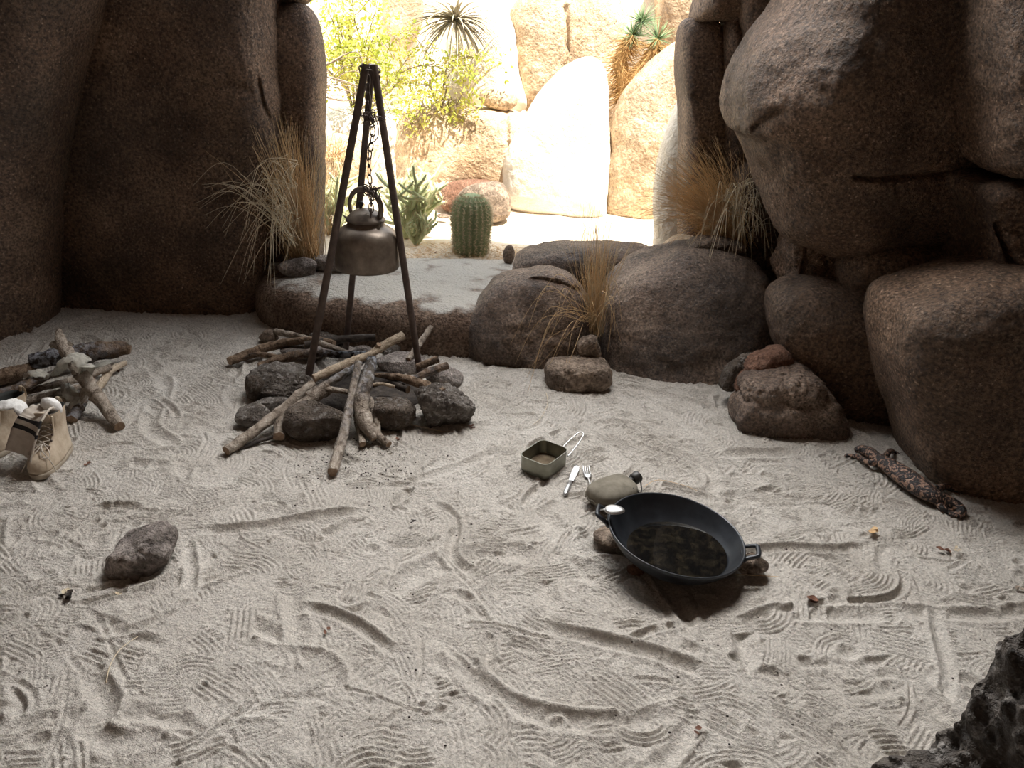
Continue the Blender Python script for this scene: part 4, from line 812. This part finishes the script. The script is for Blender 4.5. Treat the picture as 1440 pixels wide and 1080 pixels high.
# ------------------------------------------------------------------ boots
def boot(name, label, heel, ang, s=1.0, lacem=True):
    e = empty(name, (*heel[:2], 0), label, 'boot', 'pair of dusty boots', rz=ang)
    def sl(z, y0, y1, wf, wb, k=36, toe=1.0):
        o = []
        for i in range(k):
            a = 2*math.pi*i/k; y = (y0+y1)/2+(y1-y0)/2*math.cos(a); t = (y-y0)/(y1-y0)
            ww = wb+(wf-wb)*t**1.1; sx = math.copysign(abs(math.sin(a))**.75, math.sin(a)); o.append((sx*ww+.006*math.sin(t*3), y, z))
        return np.array(o)*s
    so = [sl(0, .0, .285, .046, .036), sl(.004, -.004, .29, .049, .038), sl(.018, -.005, .292, .051, .039), sl(.022, -.002, .288, .049, .037)]
    loft(MB(), so).build('sole', M['sole'], e, auto=50)
    r = [sl(.018, 0, .286, .048, .036), sl(.030, -.001, .287, .049, .037), sl(.045, .0, .283, .0485, .036), sl(.060, .002, .272, .045, .035), sl(.072, .004, .245, .042, .034), sl(.082, .006, .205, .040, .034), sl(.095, .008, .168, .039, .034), sl(.112, .008, .146, .037, .034), sl(.135, .006, .134, .037, .035), sl(.160, .002, .130, .040, .038), sl(.180, -.001, .130, .042, .040), sl(.192, -.002, .130, .043, .041)]
    for q in r:
        for i in range(len(q)):
            v = Vector(q[i]*18); q[i] = q[i]+np.array([.0035*mnoise.noise(v+Vector((ang, 0, 0))), .0035*mnoise.noise(v+Vector((5, ang, 0))), 0])
    inner = [(r[-1]-[0, .064*s, 0])*[.90, .92, 1]+[0, .064*s, 0], (r[-2]-[0, .064*s, 0])*[.86, .88, 1]+[0, .064*s, 0], (r[7]-[0, .07*s, 0])*[.8, .85, 1]+[0, .07*s, 0]]
    loft(MB(), r, capt=False).build('upper', M['leather'], e)
    loft(MB(), [r[-1]]+inner, capb=False).build('lining', M['lining'], e)
    # tongue, quarters edge, eyelets, laces
    tg = MB(); P0 = [(0, .172, .098), (0, .150, .118), (0, .140, .145), (0, .140, .175), (0, .148, .205)]
    tg.tube(spline(np.array(P0)*s, 16), [.02*s]*16, 12, squash=(1.15, .22)); tg.build('tongue', M['leather'], e)
    for sx in (-1, 1):
        b = MB(); b.tube(spline(np.array([(sx*.020, .200, .086), (sx*.022, .166, .106), (sx*.025, .148, .13), (sx*.026, .142, .16), (sx*.028, .138, .19)])*s, 18), .0035*s, 8, squash=(1, 1.6)); b.build('facing', M['leather'], e)
    b = MB(); yz = [(.196, .092), (.172, .106), (.156, .122), (.149, .140), (.147, .158)]
    for i in range(len(yz)-1):
        (a, z), (a2, z2) = yz[i], yz[i+1]
        for sx in (-1, 1): b.tube(spline(np.array([(sx*.021, a, z+.003), (0, (a+a2)/2+.006, (z+z2)/2+.009), (-sx*.023, a2, z2+.003)])*s, 8), .0017*s, 6)
    # loose bow hanging to the toe
    for sx, q in ((1, [(.0, .190, .104), (.03, .21, .09), (.036, .235, .075), (.012, .235, .082), (0, .196, .1)]), (-1, [(.0, .190, .104), (-.025, .215, .09), (-.035, .24, .072), (-.01, .245, .075), (0, .2, .097)]), (1, [(0, .19, .104), (.018, .225, .088), (.03, .262, .062), (.045, .285, .03)]), (-1, [(0, .19, .104), (-.01, .225, .09), (-.04, .25, .06), (-.055, .26, .02)])):
        b.tube(spline(np.array(q)*s, 16), .0016*s, 6)
    b.build('laces', M['lace'], e)
    for sx in (-1, 1):
        for a, z in yz:
            MB().tube(np.array([(sx*.024, a, z), (sx*.024, a+.004, z+.004)])*s, .0032*s, 8).build('eyelet', M['iron'], e)
    b = MB(); b.tube(spline(np.array([(0, -.003, .15), (0, -.014, .17), (0, -.012, .20), (0, 0, .21), (0, .004, .19)])*s, 14), .006*s, 8, squash=(1.2, .35)); b.build('pull_loop', M['leather'], e)
    return e
h1 = G(97, 629)
boot('boot', 'dusty suede ankle boot facing the viewer, right one of the pair', h1, math.radians(184), .72).scale = (1.2, .90, 1.12)
h2 = G(46, 612)
boot('boot', 'dusty suede ankle boot cut by the left edge, mostly behind the striped sock', h2, math.radians(163), .74).scale = (1.15, .95, 1.08)
# striped sock over the right boot
q = [(78, 580, .135), (68, 574, .160), (56, 576, .168), (44, 590, .155), (35, 612, .115), (27, 642, .055)]
sw = lambda t: 1 if (.58 < t < .64 or .70 < t < .76) else 0
ribbon('sock', 'grey ribbed sock with two black stripes hanging from the right boot', q, [.014, .022, .034, .042, .046, .048], 'sock', 'sock', th=.007, wav=.004, mats=[M['sock'], M['stripe']], mf=sw, n=60, k=11, side=(.9, -.3, .05))
rock('balled_sock', 'white balled sock stuffed in the right boot opening', G(73, 571, .163), (.023, .021, .034), m='sockw', seed=5, planes=3, cat='sock', rot=(.2, -.4, 0))
ribbon('sock', 'pale sock draped over the opening of the boot at the left edge', [(-20, 582, .14), (0, 574, .16), (18, 570, .168), (29, 574, .160), (34, 586, .14)], [.03, .04, .042, .035, .02], 'sockw', 'sock', th=.006, n=30, side=(.2, -.9, .3))
# ------------------------------------------------------------------ lizard
def lizard():
    b = MB()
    pa = [(1202, 634, .016), (1210, 632, .024), (1222, 636, .030), (1232, 643, .032), (1252, 656, .036), (1275, 672, .038), (1298, 688, .036), (1314, 698, .032), (1330, 704, .026), (1346, 712, .020), (1352, 720, .015), (1346, 724, .012), (1334, 722, .010)]
    rd = [.008, .016, .019, .017, .026, .031, .029, .022, .018, .016, .014, .011, .006]
    q = spline([G(*p) for p in pa], 60); rr = np.interp(np.linspace(0, 12, 60), range(13), rd); b.tube(q, rr, 18, squash=(1.05, .85))
    def lg(pts, r0_, r1_, toes):
        q = spline([G(*p) for p in pts], 12); b.tube(q, np.linspace(r0_, r1_, 12), 10)
        e = q[-1]; d = q[-1]-q[-3]; d /= np.linalg.norm(d); a0 = math.atan2(d[1], d[0])
        for k in range(5):
            a = a0+(k-2)*.42; L_ = .018 if k != 0 else .013
            b.tube([e, e+np.array([math.cos(a)*L_*.6, math.sin(a)*L_*.6, .002]), e+np.array([math.cos(a)*L_, math.sin(a)*L_, -.006])], [.0038, .003, .0015], 6)
    lg([(1232, 650, .028), (1220, 650, .022), (1208, 643, .014), (1195, 641, .006)], .012, .007, 5)
    lg([(1245, 642, .03), (1252, 634, .02), (1258, 637, .006)], .011, .007, 5)
    lg([(1308, 698, .026), (1318, 706, .02), (1326, 716, .012), (1338, 721, .006)], .015, .009, 5)
    lg([(1318, 688, .026), (1330, 684, .02), (1342, 692, .006)], .013, .008, 5)
    o = b.build('lizard', M['lizard'])
    md = o.modifiers.new('r', 'REMESH'); md.mode = 'VOXEL'; md.voxel_size = .0022; md.use_smooth_shade = True
    sm = o.modifiers.new('s', 'SMOOTH'); sm.iterations = 4; sm.factor = .5
    tag(o, 'beaded black and orange-patterned lizard stretched along the base of the right boulders', 'lizard')
    for sx, (px, py) in ((1, (1209, 631)), (-1, (1213, 627))):
        p = G(px, py, .034); v, f = ICO[3]; MB().add(v*.003+p-np.array(o.location), f).build('eye', M['plastic'], o)
lizard()

# ------------------------------------------------------------------ dry grass tufts
def tuft(label, base, nb, ln, lean, spread, w, seed=0, mats=('straw', 'strawp'), pale=.2, droop=1.0, bspread=.03, bf=None):
    r = np.random.default_rng(seed); b = MB(); base = np.asarray(base)
    for k in range(nb):
        L_ = r.uniform(*ln); a = r.uniform(0, 2*np.pi); s = abs(r.normal(0, spread)); d = np.array([math.cos(a)*s+lean[0]*r.uniform(.2, 1.6), math.sin(a)*s+lean[1], 1.0]); d /= np.linalg.norm(d)
        p = base+np.array([r.normal(0, bspread), r.normal(0, bspread*.6), 0]); pts = [p]; n = 9; dr = r.uniform(.2, 1.4)*droop*(.3+s*1.6)
        for i in range(n):
            d = d+np.array([0, 0, -dr*.26*(i/n)])+r.normal(0, .035, 3)+np.array([lean[0], lean[1], 0])*.05; d /= np.linalg.norm(d); p = p+d*L_/n; pts.append(p)
        b.tube(pts, np.linspace(w, w*.35, n+1)*r.uniform(.7, 1.3), 3, 1 if r.uniform() < pale else 0)
    if bf: bf(b, r)
    return tag(b.build('dry_grass_tuft', [M[m] for m in mats]), label, 'grass', None)
def wisps(starts, ends, n, w, mi):
    def g(b, r):
        for k in range(n):
            s_ = starts[r.integers(len(starts))]; e_ = ends[r.integers(len(ends))]; s_ = np.array(s_)+r.normal(0, .015, 3); e_ = np.array(e_)+r.normal(0, .05, 3)
            m_ = s_*.42+e_*.58+np.array([0, 0, r.uniform(.07, .17)])+r.normal(0, .02, 3); b.tube(spline([s_, m_, e_], 12), np.linspace(w, w*.5, 12), 3, mi)
    return g
YB = 3.22
tuft('tall golden dry grass tuft at the foot of the left pillar', P(430, 372, 3.3), 560, (.25, .66), (-.06, -.05), .17, .0013, 1, pale=.15, droop=.5, bspread=.028,
     bf=wisps([P(415, 340, 3.15), P(412, 300, 3.12), P(416, 260, 3.15), P(405, 320, 3.12), P(420, 230, 3.16), P(402, 290, 3.12)], [P(350, 330, 3.0), P(345, 385, 3.0), P(375, 385, 2.98), P(330, 310, 3.0), P(320, 240, 3.02), P(385, 340, 3.0), P(345, 300, 3.0), P(278, 285, 3.02), P(395, 375, 2.98), P(365, 290, 3.0)], 62, .0015, 1))
tuft('golden dry grass clump sprawling over the largest floor boulder', P(1030, 345, 3.1), 900, (.16, .48), (-.6, -.02), .32, .0012, 2, pale=.15, droop=1.2, bspread=.035,
     bf=wisps([P(1030, 300, 3.0), P(1040, 290, 3.0), P(1020, 280, 3.0)], [P(1005, 355, 2.85), P(1040, 360, 2.85), P(1055, 350, 2.85), P(1062, 330, 2.9), P(1025, 350, 2.85)], 40, .0014, 1))
tuft('dry grass clump growing between the two rounded floor boulders', P(835, 470, 2.82), 240, (.2, .50), (-.02, 0), .17, .0010, 3, pale=.2, droop=.6, bspread=.018,
     bf=wisps([P(825, 450, 2.75), P(832, 440, 2.76)], [P(750, 520, 2.62), P(760, 500, 2.62), P(770, 530, 2.62), P(745, 470, 2.64), P(780, 450, 2.62), P(845, 475, 2.66)], 26, .0012, 0))
tuft('thin pale grass tuft at the left edge of the garden', P(462, 330, 4.0), 120, (.15, .45), (.1, 0), .3, .0013, 4, pale=.3)
tuft('orange dry grass tuft on the low garden rock ledge', P(470, 225, 4.38), 130, (.08, .22), (.1, 0), .9, .0016, 5, pale=0)
tuft('sparse dry stalks behind the low grey boulder', P(830, 345, 3.6), 46, (.1, .28), (0, 0), .3, .0008, 6, pale=0)
# dry litter band behind the ledge
b = MB(); r = np.random.default_rng(11)
for k in range(900):
    p = np.array([r.uniform(-.55, .12), r.uniform(3.48, 3.85), .205]); p[2] = gz(p[0], p[1])+.006; a = r.uniform(0, 3.14); L_ = r.uniform(.01, .05); d = np.array([math.cos(a), math.sin(a), r.uniform(-.1, .3)])*L_
    b.tube([p, p+d*.5+[0, 0, .004], p+d], .0009, 3)
tag(b.build('straw_litter', M['straw']), 'scattered broken straw on the garden ground just beyond the ledge', 'straw', kind='stuff')
# ------------------------------------------------------------------ barrel cactus
bc = P(662, 360, 3.72); bc[2] = gz(bc[0], bc[1])-.005; sc = DIST(bc)/F
cac = empty('barrel_cactus', bc, 'stout green barrel cactus standing in the sunny garden', 'cactus')
Rb, Hb = 26*sc, 84*sc; nr = 20; seg = nr*8; rows = 110; V = []
def bprof(t): return Rb*(.80+.20*math.sin(min(t*1.6, 1.57)))*(1-max(0, (t-.55)/.45)**2.6)**.5
for i in range(rows+1):
    t = i/rows; t = min(t, .9995)
    for j in range(seg):
        a = 2*math.pi*j/seg; rr = bprof(t)*(1+.10*math.cos(a*nr)+.035*math.cos(t*105)*max(0, math.cos(a*nr))); V.append((rr*math.cos(a), rr*math.sin(a), Hb*t*(1+.0)))
f = [(i*seg+j, i*seg+(j+1) % seg, (i+1)*seg+(j+1) % seg, (i+1)*seg+j) for i in range(rows) for j in range(seg)]
MB().add(V, f).build('stem', M['barrel'], cac)
b = MB(); r = np.random.default_rng(2)
for k in range(nr):
    a = 2*math.pi*k/nr
    for i in range(17):
        t = .03+i*.058; rr = bprof(min(t, .99))*1.11; p = np.array([rr*math.cos(a), rr*math.sin(a), Hb*t]); n_ = np.array([math.cos(a), math.sin(a), max(0, t-.6)*2])
        for s in range(11):
            d = n_*.6+r.normal(0, .55, 3); d /= np.linalg.norm(d); b.tube([p, p+d*.015], [.0011, .0005], 3)
b.build('spines', M['spine'], cac)
# small cactus stub
rs('stone', 'small upright brown stub on the garden ground right of the barrel cactus', 708, 345, 724, 372, z=.2, seed=95, m='tan', depth=.8, planes=5)
rs('stone', 'small flat pale stone on the bright garden ground left of the barrel cactus', 614, 300, 632, 308, z=.2, seed=96, m='tan', depth=.6)
# ------------------------------------------------------------------ chollas
def cholla(label, base, s, seed, n0=7, w0=.013):
    e = empty('cholla_cactus', base, label, 'cactus'); r = np.random.default_rng(seed); b = MB(); sp_ = MB()
    def seg_(p, d, L_, w_, depth):
        q = [p]; 
        for i in range(6): d = d+np.array([0, 0, .10])+r.normal(0, .06, 3); d /= np.linalg.norm(d); q.append(q[-1]+d*L_/6)
        b.tube(q, [w_*.7, w_, w_*1.05, w_*1.05, w_, w_*.9, w_*.5], 8)
        for x in q:
            for _ in range(7):
                dd = r.normal(0, 1, 3); dd /= np.linalg.norm(dd); sp_.tube([x+dd*w_*.9, x+dd*(w_+.010*s)], [.0006, .0003], 3)
        if depth:
            for k in range(r.integers(2, 4)):
                i = r.integers(3, 7); d2 = d*.4+r.normal(0, .7, 3)*[1, .7, .5]+[0, 0, .25]; d2 /= np.linalg.norm(d2); seg_(q[i], d2, L_*r.uniform(.5, .8), w_*.78, depth-1)
    for k in range(n0):
        a = r.uniform(0, 6.28); seg_(np.zeros(3), np.array([math.cos(a)*.7, math.sin(a)*.5, .9]), .13*s*r.uniform(.7, 1.2), w0, 2)
    b.build('stems', M['cholla'], e); sp_.build('spines', M['spine'], e)
def gp(px, py, Y):
    p = P(px, py, Y); p[2] = gz(p[0], p[1]); return p
p_ = gp(572, 340, 3.98); cholla('branching pale green cholla behind the right tripod leg', p_, 1.75, 3, 18, .0115)
p_ = gp(585, 345, 3.85); cholla('low yellow-green cholla in front of the branching one', p_, .75, 4, 9, .009)
p_ = gp(472, 340, 4.0); cholla('pale green cholla seen left of the kettle', p_, 1.4, 5, 12, .011)
# ------------------------------------------------------------------ creosote shrub
def shrub(label, base, tips, seed, nl, spr):
    e = empty('desert_shrub', base, label, 'shrub'); r = np.random.default_rng(seed); b = MB(); lf = MB(); base = np.asarray(base)
    V = []; fc = []
    for t_ in tips:
        tip = np.array(t_)-base; q = spline([np.zeros(3), tip*.4+r.normal(0, .05, 3)+[0, 0, .05], tip*.75+r.normal(0, .05, 3), tip], 14); b.tube(q, np.linspace(.008, .002, 14), 5)
        for k in range(9):
            i = r.integers(4, 14); s_ = q[i]; d = r.normal(0, 1, 3)*[1, .6, .7]; d /= np.linalg.norm(d); L_ = r.uniform(.08, .24)
            w = spline([s_, s_+d*L_*.5+r.normal(0, .02, 3), s_+d*L_+[0, 0, -.02]], 8); b.tube(w, np.linspace(.0025, .0008, 8), 3)
            for _ in range(nl):
                c = w[r.integers(2, 8)]+r.normal(0, spr, 3); a1 = r.normal(0, 1, 3); a1 /= np.linalg.norm(a1); a2 = np.cross(a1, r.normal(0, 1, 3)); a2 /= np.linalg.norm(a2); sz = r.uniform(.009, .019)
                V += [c-a1*sz, c+a2*sz*.45, c+a1*sz, c-a2*sz*.45]; k0 = len(V)-4; fc.append((k0, k0+1, k0+2, k0+3))
    b.build('branches', M['twig'], e); lf.add(V, fc).build('foliage', M['leafy'], e, smooth=False)
sb = P(500, 170, 5.0)
shrub('airy yellow-green desert shrub at the top left of the opening', sb, [P(x, y, Y) for x, y, Y in ((470, 20, 4.7), (500, 40, 4.8), (530, 10, 4.8), (560, 50, 4.8), (590, 60, 4.9), (480, 70, 4.7), (520, 70, 4.8), (610, 90, 4.9), (545, 90, 4.8), (460, 100, 4.7), (495, -30, 4.8), (550, -40, 4.9), (455, 0, 4.7))], 6, 36, .03)
shrub('smaller yellow shrub spilling over the rock bank', P(620, 160, 4.85), [P(x, y, 4.68) for x, y in ((640, 90), (665, 80), (600, 120), (580, 140), (655, 120), (620, 100))], 7, 24, .025)
# bare branches at left
b = MB(); r = np.random.default_rng(9); bb0 = P(450, 130, 4.6)
for k in range(16):
    a = P(r.uniform(445, 460), r.uniform(90, 150), 4.6); c = P(r.uniform(480, 560), r.uniform(80, 165), 4.6); m_ = (a+c)/2+r.normal(0, .05, 3); b.tube(spline([a, m_, c], 12), np.linspace(.006 if k < 3 else .003, .001, 12), 5)
tag(b.build('bare_branch', M['twig']), 'tangle of bare grey twigs left of the tripod top', 'branches')
# ------------------------------------------------------------------ rosette plant at the top and the yucca
def rosette(name, label, c, n, L_, w, m, seed, cat, tilt=1.0, zmin=-.35, ys=.5):
    r = np.random.default_rng(seed); b = MB()
    for k in range(n):
        a = r.uniform(0, 6.28); z = r.uniform(zmin, .9); d = np.array([math.cos(a), math.sin(a)*ys, z]); d /= np.linalg.norm(d); l = L_*r.uniform(.7, 1.1)
        q = [np.array(c)]
        for i in range(7): d = d+np.array([0, 0, -.09*tilt]); d /= np.linalg.norm(d); q.append(q[-1]+d*l/7)
        b.tube(q, w*np.array([1, 1.1, 1, .9, .75, .55, .35, .1]), 4, squash=(1, .35))
    return tag(b.build(name, M[m]), label, cat)
rosette('desert_rosette_plant', 'spiky narrow-leaved rosette plant on top of the garden rocks', P(641, 28, 4.85), 130, .36, .008, 'agave', 4, 'plant', 1.6, -.6, .9)
yc = P(878, 138, 4.95)
e = empty('joshua_tree', yc, 'two-headed yucca tree with brown shaggy trunk and green spiky tops', 'yucca')
b = MB(); bd = MB(); hd = []
for pts in ([(876, 140), (876, 110), (872, 85), (884, 60), (890, 50)], [(876, 135), (895, 105), (915, 80), (925, 55)]):
    q = spline([P(x, y, 4.95)-yc for x, y in pts], 18); b.tube(q, np.linspace(.05, .03, 18), 8, nz=.2)
    r = np.random.default_rng(len(hd)+3)
    for i in range(0, 16):
        for _ in range(60):
            d = r.normal(0, 1, 3); d[2] = -abs(d[2])*.9; d /= np.linalg.norm(d); bd.tube([q[i], q[i]+d*r.uniform(.06, .13)], [.0025, .001], 3)
    hd.append(q[-1])
b.build('trunk', M['yuccad'], e); bd.build('dead_leaves', M['yuccad'], e)
for h_ in hd+[P(903, 30, 4.95)-yc]:
    b = MB(); r = np.random.default_rng(int(abs(h_[0])*1000))
    for _ in range(110):
        d = r.normal(0, 1, 3)+[0, 0, .35]; d /= np.linalg.norm(d); b.tube([h_, h_+d*.05, h_+d*r.uniform(.08, .13)], [.0022, .002, .0006], 3)
    b.build('leaf_head', M['yucca'], e)
